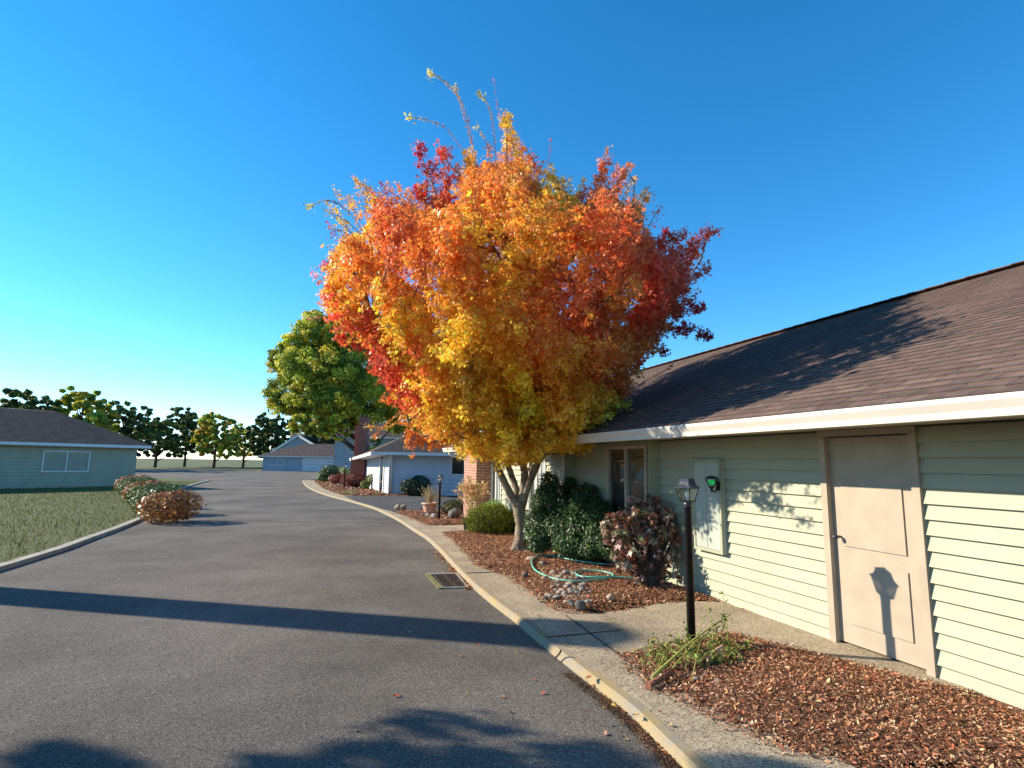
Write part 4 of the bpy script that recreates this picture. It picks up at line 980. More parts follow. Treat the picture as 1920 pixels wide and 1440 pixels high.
bl = [B(600, 625, 49, 2.0, 2.2, 1.5), B(640, 640, 50, 2.3, 2.4, 2), B(575, 690, 48, 2.2, 2.2, 1.8), B(620, 700, 47.5, 2.6, 2.2, 2.0), B(680, 690, 50, 2.6, 2.6, 2.4), B(590, 745, 47, 2.3, 2, 1.5), B(640, 750, 47, 2.2, 2, 1.7), B(690, 750, 48, 2.4, 2.2, 2), B(740, 720, 52, 2.6, 2.4, 2.6), B(605, 790, 46.5, 1.6, 1.5, 1.0), B(655, 785, 47, 1.6, 1.5, .9), B(750, 640, 51, 2.8, 2.5, 2.6), B(800, 690, 52, 2.8, 2.5, 2.6), B(545, 740, 49, 2.2, 2, 1.8), B(690, 620, 51, 2.2, 2.2, 2.0), B(540, 680, 50, 1.6, 1.8, 1.3), B(760, 780, 51, 2.2, 2, 1.6), B(575, 795, 47, 1.5, 1.5, .9), B(625, 812, 46.5, 1.2, 1.2, .6), B(590, 600, 50, 1.2, 1.4, .9), B(560, 650, 49, 1.6, 1.6, 1.2), B(660, 720, 46.5, 2, 1.6, 1.6)]
tree('shade_tree', 'broad yellow green shade tree turning colour behind the red brick chimney', tb0, bl, 3200, .088, [(.44, .50, .05), (.58, .58, .06), (.66, .62, .07), (.14, .22, .035), (.64, .50, .05), (.20, .28, .04), (.36, .42, .05)], .42, T_QUAD)
tree('conifer_tree', 'dark green tree behind the grey house at far left of the picture', P(640, 880, 95)*1, [B(630, 800, 95, 4, 3, 2.6), B(650, 825, 95, 4, 3, 2.2), B(672, 800, 96, 3, 3, 3.5), B(560, 790, 98, 1.6, 1.6, 2.2), B(610, 815, 97, 3, 3, 2)], 420, .22, [(.04, .065, .03), (.06, .085, .035)], .4, T_QUAD)
tree('pale_tree', 'pale cream blossom coloured tree above the far gabled roof', P(600, 880, 104)*1, [B(590, 812, 104, 3.4, 3, 2), B(612, 818, 104, 3.6, 3, 2), B(575, 806, 104, 2.5, 3, 1.8), B(630, 828, 104, 3, 3, 2)], 300, .2, [(.42, .37, .24), (.34, .3, .2)], .3, T_QUAD)
tree('small_evergreen', 'small bright green evergreen between the chimney and grey roof', P(702, 870, 42)*1, [B(702, 838, 42, .9, .9, .7), B(700, 850, 42, 1.1, 1, .6), B(703, 828, 42, .5, .5, .4)], 1500, .06, [(.06, .13, .03), (.09, .17, .04)], .1, T_QUAD)
BT = [(820, 75, 9, 4, 'rounded green tree half hidden behind the maple foliage'), (890, 80, 8, 4, 'green tree beyond the white house, behind the maple trunk'), (505, 112, 11, 5.5, 'distant green tree just left of the far gabled house'), (455, 120, 9, 5, 'second distant tree left of the far gabled house'), (400, 105, 10, 5, 'yellowing tree in the middle of the distant row'), (345, 115, 12, 6, 'tallest dark tree of the distant row'), (290, 100, 9, 5, 'distant tree right of the cream house roof'), (225, 85, 10, 5, 'green tree rising over the cream house roof'), (140, 75, 11, 5, 'large tree behind the middle of the cream house'), (40, 70, 10, 5, 'green tree at the far left edge')]
for i, (px, Y, h, r_, lab) in enumerate(BT):
    b = P(px, 880, Y); b.z = KZ
    blobs = []
    for k in range(13):
        a_ = k*2.4; f = (k+.5)/13; zz = h*(.28+.62*f); rr = r_*.62*math.sin(math.pi*(.25+.7*f))**.7
        blobs.append(((b.x+rr*math.cos(a_), Y+rr*math.sin(a_), zz), (r_*.42, r_*.42, h*.13)))
    tree('background_tree', lab, b, blobs, 420, .22, [(.10, .14, .035), (.16, .20, .045), (.07, .10, .03)] if i not in (3, 4, 8) else GY, .3, T_QUAD, group='trees standing behind the far houses')
# off-frame tree whose shade crosses the bottom of the photograph
sb = Vector((-10.4, 3.4, KZ))
tree('street_tree', 'leafy street tree outside the picture at the near left', sb, [((-9.6-dx, 4.27+dy, z), (r_, r_, r_*.7)) for dx, dy, z, r_ in ((1.9, .0, 4.3, .9), (2.6, .2, 4.6, .95), (3.4, -.1, 4.9, 1.0), (4.4, .1, 5.1, 1.0), (0, .42, 4.6, 1.15), (1.5, .55, 5.2, 1.2), (-1.2, -.15, 4.0, 1.0), (-.6, .15, 4.9, 1.0), (2.2, -1.6, 5.6, 1.4), (.3, -1.9, 4.6, 1.5), (-1.6, -2.0, 4.1, 1.3), (3.6, .6, 5.8, 1.2), (4.6, .55, 6.3, 1.0), (-.2, -1.0, 5.6, 1.1), (1.2, -3.6, 5, 1.5), (-1.0, -3.6, 4.3, 1.5))], 1300, .075, GY, .2, T_OVAL)

# ------------------------------------------------------------------ shrubs and plants
def shrub(name, label, base_, blobs, n, size, cols, T=T_OVAL, mt='leafg', stems=6, shell=.6, cat='shrub', v=.25, group=None, stem_m='stem', sr=.012, upn=0, p=None, clump=0):
    b = Vector(base_); t = thing(name, label, cat, tuple(b), group); m = MB()
    P_, N_, C_ = [], [], []
    tot = sum((r_[0]*r_[1]*r_[2])**(2/3) for _, r_ in blobs)
    for c, r_ in blobs:
        k = int(n*(r_[0]*r_[1]*r_[2])**(2/3)/tot)
        if clump:
            nc = max(5, k//clump); cs, _ = blob(c, r_, nc, shell)
            for s_ in cs:
                rs = min(r_)*R.uniform(.2, .34); q, nn = blob(s_, (rs,)*3, max(2, k//nc), .2); P_.append(q); N_.append(nn); C_.append(mixcol([cols[R.choice(len(cols), p=p)]], len(q), v))
                if R.random() < .5: m.tube(smooth([b+Vector((rnd.uniform(-.04, .04), rnd.uniform(-.04, .04), 0)), b.lerp(Vector(s_), .5)+Vector((0, 0, .04)), Vector(s_)], 3), list(np.linspace(sr, sr*.3, 7)), 5)
        else:
            q, nn = blob(c, r_, k, shell); P_.append(q); N_.append(nn); C_.append(mixcol(cols, k, v, p=p))
        for j in range(stems):
            e_ = Vector(c)+Vector((rnd.uniform(-.6, .6)*r_[0], rnd.uniform(-.6, .6)*r_[1], rnd.uniform(0, .8)*r_[2]))
            s = b+Vector((rnd.uniform(-.05, .05), rnd.uniform(-.05, .05), -.02)); m.tube(smooth([s, s.lerp(e_, .5)+Vector((0, 0, .03)), e_], 3), list(np.linspace(sr, sr*.3, 7)), 5)
    m.build('stem', A_[stem_m], t)
    P_, N_, C_ = map(np.concatenate, (P_, N_, C_)); N_[:, 2] += upn
    foliage('leaves', P_, N_, size*np.exp(R.normal(size=len(P_))*.25), C_, T, A_[mt], t, .3)
    return t
def sph(px, py, Y, rx, rz_, ry=None): return (tuple(P(px, py, Y)), (rx, ry or rx, rz_))
g = G(917, 1006, KZ)
shrub('boxwood_ball', 'clipped yellow green ball shrub left of the maple trunk', g+Vector((0, .3, 0)), [sph(917, 977, g.y+.35, .54, .36, .5), sph(938, 978, g.y+.5, .42, .34)], 30000, .0125, [(.15, .19, .014), (.21, .24, .018), (.08, .11, .014)], T_OVAL, 'leafd', 8, .82, v=.3, clump=34)
shrub('grassy_shrub', 'feathery bright green shrub behind the clipped ball shrub', P(935, 958, 13.4)*1, [sph(930, 952, 14.6, .34, .2), sph(945, 955, 14.4, .26, .18)], 3500, .03, [(.16, .3, .05), (.22, .36, .07)], T_THIN, 'leafg', 4, .8, upn=.3)
g = G(848, 968, KZ)
shrub('grey_green_shrub', 'low rounded dark green shrub between the lamp post and brick pier', g+Vector((0, .3, 0)), [sph(848, 951, g.y+.35, .33, .22), sph(858, 950, g.y+.5, .3, .22)], 3600, .024, [(.09, .11, .04), (.14, .15, .05), (.22, .17, .06)], T_OVAL, 'leafg', 5, .85)
# big dark nandina
g = G(1062, 1043, KZ); NY = g.y+.35
NB = [sph(*a) for a in ((1010, 985, 10.1, .28, .40), (1035, 940, 10.3, .34, .38), (1060, 990, 9.9, .40, .42), (1095, 985, 9.6, .36, .42), (1098, 938, 9.8, .28, .3), (1128, 1005, 9.15, .28, .30), (1010, 1015, 9.9, .22, .2), (1075, 1020, 9.5, .33, .22), (1030, 905, 10.5, .18, .22), (1020, 945, 10.3, .25, .3), (1068, 912, 10.4, .15, .18), (1125, 962, 9.3, .26, .24), (1142, 1022, 8.9, .18, .2), (1110, 1030, 9.2, .25, .15))]
shrub('nandina_bush', 'tall dark green feathery bush between the maple trunk and the red leaved bush', g+Vector((0, .35, 0)), NB, 34000, .034, [(.028, .065, .026), (.04, .09, .03), (.07, .13, .035), (.13, .18, .05)], T_THIN, 'leafg', 9, .55, upn=.15, sr=.008, p=[.35, .35, .2, .1])
# upright twigs of the nandina against the wall
t = []
tg = thing('bamboo_stems', 'thin leafy upright stems in front of the pale green wall and window', 'shrub', tuple(P(1105, 1010, NY+.3)))
m = MB(); P_ = []
for px, py in ((1030, 885), (1045, 872), (1050, 893), (1060, 880), (1020, 890), (1092, 895), (1105, 885), (1112, 903), (1125, 925), (1132, 945), (1099, 905), (1010, 900), (1085, 915), (1140, 965), (1068, 888)):
    e_ = P(px, py, NY+rnd.uniform(.2, .7)); s = P(1065+(px-1065)*.5, 1000, NY+.3); q = smooth([s, s.lerp(e_, .5)+Vector((0, 0, .05)), e_], 6); m.tube(q, list(np.linspace(.006, .002, len(q))), 5)
    for k in range(46):
        i = len(q)*R.uniform(.45, .999); P_.append(np.array(q[int(i)])+R.normal(size=3)*np.array([.07, .07, .035]))
m.build('stem', A_['stem'], tg); P_ = np.array(P_)
foliage('leaves', P_, R.normal(size=P_.shape)+np.array([0, 0, .5]), .030*np.exp(R.normal(size=len(P_))*.2), mixcol([(.03, .07, .03), (.05, .10, .04)], len(P_)), T_THIN, A_['leafg'], tg, .2)
# small light leaved plants at its feet
for i, (px, py, lab) in enumerate([(1052, 1043, 'pale green leafy sprig at the foot of the dark bush beside the hose'), (1005, 1035, 'narrow yellow green stems right behind the maple trunk base')]):
    g = G(px, py, KZ)
    shrub('low_sprig', lab, g, [sph(px, py-14, g.y+.05, .16, .14), sph(px+14, py-22, g.y+.1, .13, .12)], 420, .032, [(.2, .3, .07), (.28, .38, .1)], T_THIN if i else T_OVAL, 'leafg', 7, .4, cat='plant', upn=.3)
# red-leaved bush
g = G(1222, 1103, KZ+.02); RY = g.y+.1
RB = [sph(1160, 990, RY+.1, .24, .18), sph(1195, 975, RY+.15, .3, .22), sph(1235, 985, RY+.1, .3, .26), sph(1190, 1025, RY, .32, .22), sph(1235, 1040, RY, .26, .24), sph(1210, 1075, RY, .2, .16), sph(1262, 970, RY+.2, .17, .18), sph(1225, 950, RY+.3, .22, .14), sph(1170, 1035, RY-.05, .2, .16), sph(1185, 945, RY+.3, .14, .12), sph(1250, 1010, RY+.1, .2, .2), sph(1146, 978, RY, .16, .12), sph(1152, 1008, RY-.05, .17, .13), sph(1200, 1090, RY-.1, .17, .10), sph(1245, 1082, RY, .2, .12), sph(1180, 1062, RY-.15, .16, .12), sph(1200, 935, RY+.3, .1, .1)]
shrub('oakleaf_bush', 'bush with dull purple and pinkish red broad leaves beside the nearest lamp post', g, RB, 3700, .044, [(.34, .17, .12), (.5, .33, .26), (.2, .09, .06), (.44, .13, .07), (.13, .14, .055), (.46, .40, .28)], T_M5, 'leafg', 5, .5, v=.25, sr=.010, stem_m='bark_dark', p=[.22, .2, .2, .1, .15, .13], clump=9)
# sapling in a dark planter by the brick pier
g = P(885, 948, 13.9); g.z = KZ
pl = thing('planter_sapling', 'yellow pink leaved sapling in front of the orange brick pier', 'sapling', tuple(g)); m = MB(); P_ = []
for k in range(16):
    a_ = rnd.uniform(0, 6.28); e_ = P(885+rnd.uniform(-26, 26), rnd.uniform(897, 925), 13.9)+Vector((0, rnd.uniform(-.25, .25), 0)); q = smooth([g+Vector((0, 0, .2)), g.lerp(e_, .55)+Vector((0, 0, .1)), e_], 5); m.tube(q, list(np.linspace(.012, .003, len(q))), 5)
    for j in range(36): P_.append(np.array(q[-1-int(R.random()*4)])+R.normal(size=3)*.055)
m.build('stem', A_['straw'], pl); P_ = np.array(P_)
foliage('leaves', P_, R.normal(size=P_.shape)+np.array([0, 0, .6]), .05*np.exp(R.normal(size=len(P_))*.2), mixcol([(.62, .42, .16), (.6, .32, .2), (.5, .42, .12), (.66, .36, .2)], len(P_), .15), T_M5, A_['leaf'], pl, .4)
pp = thing('black_planter', 'dark square planter box under the yellow pink sapling', 'planter', tuple(g)); m = MB(); m.lathe(g, [(.2, 0), (.24, .28), (.26, .28), (.26, .31), (.22, .31)], 4, .6, False); m.build('box', A_['blackroof'], pp)
m = MB(); m.lathe(g+Vector((0, 0, .25)), [(.2, 0), (.19, .03)], 4, .6, False); m.build('potting_soil', A_['soil'], pp)

# terracotta pot with dry shrub
g = G(805, 965, KZ)
pt = thing('terracotta_pot', 'wide rimmed terracotta pot on the mulch beside the second lamp post', 'flower pot', tuple(g)); m = MB()
m.lathe(g, [(.13, 0), (.15, .03), (.175, .12), (.20, .25), (.21, .31), (.245, .315), (.255, .34), (.25, .37), (.22, .375), (.21, .35), (.19, .33)], 24); m.build('pot', A_['terracotta'], pt)
m = MB(); m.lathe(g+Vector((0, 0, .32)), [(.2, 0), (.19, .015)], 20); m.build('potting_soil', A_['soil'], pt)
ds = thing('dry_shrub', 'pale twiggy dried out plant growing in the terracotta pot', 'plant', (g.x, g.y, g.z+.33)); m = MB(); P_ = []
gg = g+Vector((0, 0, .32))
for k in range(60):
    e_ = gg+Vector((rnd.gauss(0, .15), rnd.gauss(0, .14), rnd.uniform(.25, .6))); q = smooth([gg+Vector((rnd.gauss(0, .04), rnd.gauss(0, .04), 0)), gg.lerp(e_, .5)+Vector((rnd.gauss(0, .02), 0, 0)), e_], 4); m.tube(q, list(np.linspace(.006, .0025, len(q))), 4)
    for j in range(12): P_.append(np.array(q[-1-int(R.random()*6)])+R.normal(size=3)*.022)
m.build('stem', A_['straw'], ds); P_ = np.array(P_)
foliage('leaves', P_, R.normal(size=P_.shape)+np.array([0, 0, .6]), .015*np.exp(R.normal(size=len(P_))*.3), mixcol([(.45, .4, .22), (.35, .34, .15), (.5, .44, .3)], len(P_), .2), T_OVAL, A_['leafd'], ds, .2)

# far bed shrubs
def fs(name, label, px, py, Yb, blobs, n, size, cols, **k):
    g = G(px, py, KZ); return shrub(name, label, g+Vector((0, .2, 0)), [sph(x, y, g.y+.3+dy, rx, rz_) for x, y, dy, rx, rz_ in blobs], n, size, cols, **k)
fs('dark_shrub', 'large dark glossy round shrub against the shaded white siding', 777, 930, 0, [(770, 912, 0, .5, .4), (787, 908, .2, .5, .42), (790, 920, 0, .4, .3)], 4000, .045, [(.02, .045, .02), (.035, .06, .025), (.06, .08, .03)], shell=.85)
fs('rhododendron', 'small pale leaved shrub left of the large dark glossy shrub', 739, 926, 0, [(740, 915, 0, .22, .2), (733, 921, 0, .2, .14), (745, 911, .1, .15, .15)], 500, .05, [(.2, .24, .13), (.3, .33, .2), (.12, .15, .06)], T=T_THIN, shell=.5)
fs('round_topiary', 'upper left round topiary ball in the far bed', 684, 915, 0, [(684, 892, 0, .37, .28)], 2200, .03, [(.2, .24, .03), (.3, .3, .04), (.11, .15, .03)], shell=.9, group='clipped topiary balls in the far bed')
fs('round_topiary', 'right round topiary ball on a bare stem beside the white corner post', 698, 919, 0, [(699, 898, 0, .38, .3)], 2200, .03, [(.2, .24, .03), (.3, .3, .04), (.11, .15, .03)], shell=.9, group='clipped topiary balls in the far bed')
fs('round_topiary', 'lowest round topiary ball of the three, near the red dwarf maple', 684, 919, 0, [(685, 909, 0, .26, .24)], 1500, .03, [(.16, .2, .03), (.22, .24, .04), (.08, .12, .03)], shell=.9, group='clipped topiary balls in the far bed')
fs('dwarf_maple', 'wide mounded purple red dwarf maple nearest in the far bed', 664, 916, 0, [(652, 902, 0, .45, .3), (668, 900, .1, .6, .38), (678, 904, 0, .4, .3)], 4200, .04, [(.2, .045, .04), (.28, .08, .05), (.12, .035, .035)], T=T_M5, mt='leaf', shell=.75, stem_m='bark_dark', sr=.025)
fs('dwarf_maple', 'smaller purple red dwarf maple left of the lamp in the far bed', 636, 910, 0, [(630, 898, 0, .5, .32), (640, 896, .1, .6, .3)], 3000, .045, [(.24, .05, .04), (.3, .09, .05), (.14, .035, .035)], T=T_M5, mt='leaf', shell=.75, stem_m='bark_dark', sr=.025)
fs('broadleaf_shrub', 'tall dark green leafy shrub at the left end of the far bed', 618, 904, 0, [(619, 884, 0, .7, .5), (612, 889, 0, .6, .4), (624, 890, .2, .6, .4)], 3200, .06, [(.05, .09, .03), (.08, .13, .04), (.12, .16, .05)], shell=.8)
fs('bright_shrub', 'low bright green shrub at the left tip of the far bed', 607, 904, 0, [(605, 896, 0, .4, .25), (612, 899, 0, .4, .22)], 1500, .05, [(.09, .18, .04), (.13, .24, .05)], shell=.8)
fs('low_plant', 'low yellow green ground plant by the sidewalk in the far bed', 652, 927, 0, [(648, 924, 0, .2, .08), (660, 923, 0, .22, .08)], 500, .03, [(.3, .36, .06), (.4, .42, .1)], shell=.5, cat='plant')
fs('low_plant', 'low yellow green ground plant below the white corner post', 712, 928, 0, [(710, 926, 0, .28, .07)], 500, .03, [(.25, .33, .05), (.34, .38, .07)], shell=.5, cat='plant')
fs('pale_shrub', 'feathery pale green shrub behind the farthest lamp post', 645, 900, 0, [(648, 885, 1.5, .6, .4), (638, 883, 2.5, .8, .4)], 1500, .06, [(.22, .28, .1), (.3, .34, .13)], shell=.7)
# hedge on the left verge (beyond the photograph)
for i in range(7):
    x, y = -9.2-i*1.5, 15.2+i*2.0
    shrub('verge_shrub', ['rounded green shrub on the left verge, nearest of the row', 'second rounded shrub of the left verge row', 'third rounded shrub of the left verge row', 'fourth shrub of the left verge row', 'fifth shrub of the left verge row', 'sixth shrub of the left verge row', 'last shrub of the left verge row'][i], (x, y, KZ), [((x, y, .4), (.6, .6, .42)), ((x+.3, y+.3, .45), (.5, .5, .4))], 2200, .045, [(.07, .12, .03), (.12, .17, .04)] if i % 3 else [(.3, .1, .04), (.4, .2, .05)], shell=.85, group='shrubs along the left verge')

# weeds and cut stalks by the near lamp
g = G(1315, 1235, KZ); wd_ = thing('weed_clump', 'untidy clump of green weeds around the base of the nearest lamp post', 'weeds', tuple(g)); m = MB(); P_ = []
for k in range(90):
    s = G(rnd.uniform(1215, 1400), rnd.uniform(1212, 1262), KZ+.02); s.x = min(s.x, 2.6); a_ = rnd.uniform(0, 6.28); ln = rnd.uniform(.06, .22)
    e_ = s+Vector((math.cos(a_)*ln, math.sin(a_)*ln*.8, rnd.uniform(.02, .15))); q = smooth([s, s.lerp(e_, .5)+Vector((0, 0, .05)), e_], 4); m.tube(q, list(np.linspace(.003, .0012, len(q))), 4)
    for j in range(11): P_.append(np.array(q[int(R.random()*len(q))])+R.normal(size=3)*.015)
for px, py, h in ((1335, 1238, .42), (1348, 1225, .5), (1362, 1232, .33), (1280, 1215, .2), (1327, 1225, .25)):
    s = G(px, py, KZ); e_ = s+Vector((rnd.uniform(-.02, .08), .05, h)); q = smooth([s, s.lerp(e_, .5)+Vector((.02, 0, 0)), e_], 6); m.tube(q, list(np.linspace(.005, .002, len(q))), 5)
    for j in range(26): P_.append(np.array(q[int(R.random()*len(q))])+R.normal(size=3)*.014)
m.build('stem', A_['stalk'], wd_); P_ = np.array(P_)
foliage('leaves', P_, R.normal(size=P_.shape)+np.array([0, 0, .8]), .017*np.exp(R.normal(size=len(P_))*.3), mixcol([(.16, .22, .04), (.25, .28, .06), (.10, .16, .04), (.34, .30, .09)], len(P_), .2), T_OVAL, A_['leafd'], wd_, .1)
def stalk(a, b, z0, z1, r_, mk, label, bow=.03, tipc=None):
    A1, B1 = G(*a, KZ), G(*b, KZ); A1.z = z0; B1.z = z1; q = smooth([A1, A1.lerp(B1, .5)+Vector((0, 0, bow)), B1], 8)
    m = MB(); m.tube(q, list(np.linspace(r_, r_*.5, len(q))), 7); return tag(m.build('cut_stalk', A_[mk]), label, 'plant stalk', 'cut stalks lying in the near bed')
stalk((1222, 1291), (1372, 1200), .14, .30, .012, 'stalk', 'longest thick cut stalk running diagonally across the near bed to the right edge')
stalk((1186, 1234), (1300, 1228), .12, .17, .006, 'stalk', 'thin green cut stalk pointing left over the pavement edge')
stalk((1262, 1268), (1345, 1218), .13, .26, .007, 'stalk', 'green cut stalk lying just above the longest one')
stalk((1240, 1250), (1320, 1240), .14, .2, .004, 'straw', 'thin straw coloured stalk among the weeds')
stalk((1298, 1294), (1318, 1235), .13, .24, .004, 'stalk', 'thin green stalk standing against the longest cut stalk')
stalk((1158, 1262), (1192, 1263), .105, .11, .006, 'straw', 'short pale straw lying on the sidewalk beside the near bed', 0)
stalk((1285, 1268), (1332, 1200), .12, .36, .004, 'stalk', 'slender green stalk leaning right near the lamp base')
# bark-brown butt end of the cut branch
g0, g1 = G(1216, 1294, KZ), G(1262, 1270, KZ); m = MB(); m.tube([g0+Vector((0, 0, .03)), g1+Vector((0, 0, .045))], [.022, .016], 9); tag(m.build('cut_branch', mat('red_brown_bark', (.30, .12, .07), .85, (.2, .08, .05), 30, bump=.6, bscale=40)), 'short dark brown cut branch end overhanging the sidewalk', 'branch')
# broken terracotta shard
g = G(1352, 1262, KZ); sh = MB()
for i in range(5):
    a0, a1 = -.5+i*.35, -.5+(i+1)*.35; r_ = .16
    f = lambda a, z, rr=r_: g+Vector((math.cos(a+1.9)*rr+.05, math.sin(a+1.9)*rr, z))
    h0, h1 = .17-.03*i, .17-.03*(i+1)
    sh.face([f(a0, 0), f(a1, 0), f(a1, h1), f(a0, h0)]); sh.face([f(a1, 0, r_-.012), f(a0, 0, r_-.012), f(a0, h0, r_-.012), f(a1, h1, r_-.012)]); sh.face([f(a0, h0), f(a1, h1), f(a1, h1, r_-.012), f(a0, h0, r_-.012)])
tag(sh.build('pot_shard', A_['terracotta']), 'broken curved shard of a terracotta pot in the near bed', 'pot shard')

# ------------------------------------------------------------------ stones
def stone_mesh(seed, rough=.26):
    r2 = np.random.default_rng(seed); bm = bmesh.new(); bmesh.ops.create_icosphere(bm, subdivisions=3, radius=1)
    k = r2.normal(size=(5, 3))*1.3; ph = r2.random(5)*6
    for v_ in bm.verts:
        n_ = v_.co.normalized(); v_.co *= 1+rough*sum(math.sin(float(np.dot(k[i], n_))*1.6+ph[i]) for i in range(5))/3
    me = bpy.data.meshes.new('stone'); bm.to_mesh(me); bm.free()
    for p in me.polygons: p.use_smooth = True
    return me
SM = [stone_mesh(i) for i in range(8)]
def stone(px, py, w_px, mk, label, group=None, flat=.58, sink=.28, zz=None):
    g = G(px, py, KZ+.03); k = w_px/F_PX*g.y/2; me = SM[rnd.randrange(8)].copy(); me.materials.clear(); me.materials.append(A_[mk]); o = bpy.data.objects.new('river_stone', me); col.objects.link(o)
    o.scale = (k, k*rnd.uniform(.75, 1.05), k*flat*rnd.uniform(.85, 1.15)); o.rotation_euler = (rnd.uniform(-.2, .2), rnd.uniform(-.2, .2), rnd.uniform(0, 3)); o.location = (g.x, g.y, (zz if zz else KZ+.045)+k*flat*(1-sink)-.01)
    return tag(o, label, 'stone', group)
SG = 'river stones spilling from the bed to the pavement'
cl = []
tries = 0
while len(cl) < 62 and tries < 3000:
    tries += 1
    f = rnd.random(); px = 1040+f*45+rnd.gauss(0, 18); py = 1085+f*45+rnd.gauss(0, 9)
    if px < 1020 or px > 1112 or py > 1140 or py < 1076: continue
    if any(math.hypot(px-a, (py-b)*1.7) < 7.6 for a, b in cl): continue
    cl.append((px, py))
ORD = ['first', 'second', 'third', 'fourth', 'fifth', 'sixth', 'seventh', 'eighth', 'ninth', 'tenth', 'eleventh', 'twelfth']
cl.sort(key=lambda c: c[1]); nr_ = 8; rows = [cl[len(cl)*k//nr_:len(cl)*(k+1)//nr_] for k in range(nr_)]
for ri, row in enumerate(rows):
    for ci, (px, py) in enumerate(sorted(row)):
        mk = rnd.choice(['rock', 'rock', 'rock_tan', 'rock_dark'])
        stone(px, py, rnd.uniform(9, 16), mk, '%s river stone, %s from left in the %s row down of the stone pile' % ({'rock': 'grey', 'rock_tan': 'tan', 'rock_dark': 'dark'}[mk], ORD[ci], ORD[ri]), SG)
stone(1145, 1128, 15, 'rock_tan', 'lone rounded tan stone on the mulch right of the stone pile', None, .9, .1)
stone(1020, 1089, 15, 'rock_tan', 'lone tan stone at the top left of the stone pile', None, .7)
stone(985, 1083, 14, 'rock_dark', 'dark jagged stone left of the hose loop', None, .7)
stone(997, 1052, 22, 'rock_tan', 'pale flat stone under the left bend of the hose', None, .4)
stone(1018, 1060, 16, 'rock', 'grey stone inside the hose loop', None, .5)
stone(1090, 1142, 22, 'rock_dark', 'large dark stone at the lower right of the stone pile', None, .7)
stone(852, 972, 26, 'rock_dark', 'large dark boulder in front of the low rounded shrub', None, .65, .1)
stone(793, 969, 11, 'rock_dark', 'dark stone at the left foot of the terracotta pot', None, .6)
stone(803, 970, 13, 'rock', 'grey stone directly below the terracotta pot', None, .6)
stone(814, 972, 16, 'rock', 'larger grey stone beside the second lamp post', None, .6)
stone(838, 974, 10, 'rock', 'small grey stone right of the second lamp post', None, .5)
stone(746, 957, 13, 'rock_tan', 'left stone of the two at the driveway corner', None, .8, .1)
stone(756, 956, 11, 'rock_tan', 'right stone of the two at the driveway corner', None, .8, .1)
for i, (px, py) in enumerate(((622, 911), (629, 912), (636, 910), (642, 912), (650, 917), (668, 920), (660, 918), (675, 917))):
    stone(px, py, 7, 'rock', '%s grey stone from the left along the far bed edge' % ['first', 'second', 'third', 'fourth', 'fifth', 'seventh', 'sixth', 'last'][i], 'edging stones of the far bed', .6)
for px, py, w_ in ((1305, 1276, 11), (1346, 1282, 15), (1323, 1266, 7)):
    stone(px, py, w_, 'rock', {11: 'small grey stone among leaves in the near bed', 15: 'grey stone below the terracotta shard', 7: 'tiny grey stone between the stalks and the shard'}[w_], None, .5)

# flat stepping stones sunk into the walkway: pale worn patches stay in the concrete
# ------------------------------------------------------------------ hose
hz_ = KZ+.082
hp = [(1138, 1058), (1100, 1054), (1060, 1047), (1030, 1041), (1010, 1042), (1000, 1047), (997, 1056), (1003, 1068), (1020, 1078), (1045, 1086), (1075, 1089.5), (1105, 1088), (1130, 1085), (1150, 1080), (1142, 1074), (1120, 1070), (1095, 1069), (1081, 1070.5), (1080, 1076), (1092, 1081), (1115, 1083.5), (1150, 1083), (1190, 1084), (1225, 1083)]
hq = [G(x, y, hz_) for x, y in hp]
for i in (12, 13, 20, 21): hq[i].z += .012 if i > 13 else 0
wq = P(1256, 1079, 0) if False else None
tw_ = (P(1258, 1079, 8.0)-O).dot(U)
hq += [L(tw_, .25, hz_), L(tw_+.02, .10, .16), L(tw_-.03, .045, .35), L(tw_-.07, .04, .62)]
hs_ = thing('garden_hose', 'turquoise garden hose looped on the mulch and rising to the wall', 'garden hose', tuple(hq[6]))
m = MB(); m.tube(smooth(hq, 6), .013, 8); m.build('hose_tube', A_['hose'], hs_)
m = MB(); d = (hq[0]-hq[1]).normalized(); m.tube([hq[0], hq[0]+d*.05, hq[0]+d*.055, hq[0]+d*.14], [.014, .014, .02, .017], 10); m.build('nozzle', A_['brass'], hs_)
m = MB(); e_ = hq[-1]; m.tube([e_, e_+Vector((0, 0, .05)), e_+Vector((0, 0, .09))-Nn*.03], .014, 8); m.lathe(e_+Vector((0, 0, .1)), [(.0, 0), (.03, .003), (.03, .012), (0, .015)], 10); m.build('tap', A_['brass'], hs_)

# ------------------------------------------------------------------ drain grate
q = [G(799, 1077.5), G(856, 1076.5), G(878, 1103.5), G(825, 1104.5)]
DG = thing('drain_grate', 'rectangular rusty storm drain grate in the asphalt beside the kerb', 'drain grate', tuple((q[0]+q[2])/2))
bil = lambda u_, v_, z=0: (q[0].lerp(q[1], u_)).lerp(q[3].lerp(q[2], u_), v_)+Vector((0, 0, z))
m = MB(); m.face([bil(0, 1, .004), bil(1, 1, .004), bil(1, 0, .004), bil(0, 0, .004)]); m.build('pit', A_['dark'], DG)
m = MB(); m.bar(bil(.0, .98, .012), bil(1, .98, .012), .03, .016); m.bar(bil(0, .02, .012), bil(1, .02, .012), .05, .016); m.bar(bil(.99, 0, .011), bil(.99, 1, .011), .03, .014); m.build('frame', A_['slab'], DG)
m = MB(); m.bar(bil(.04, 0, .010), bil(.04, 1, .010), .07, .016); m.build('mossy_rim', A_['mossy'], DG)
m = MB()
for k in range(12): m.bar(bil(.16, .1+.078*k, .012), bil(.95, .1+.078*k, .012), .035, .012)
for k in (.2, .55, .93): m.bar(bil(k, .08, .0115), bil(k, .96, .0115), .03, .01)
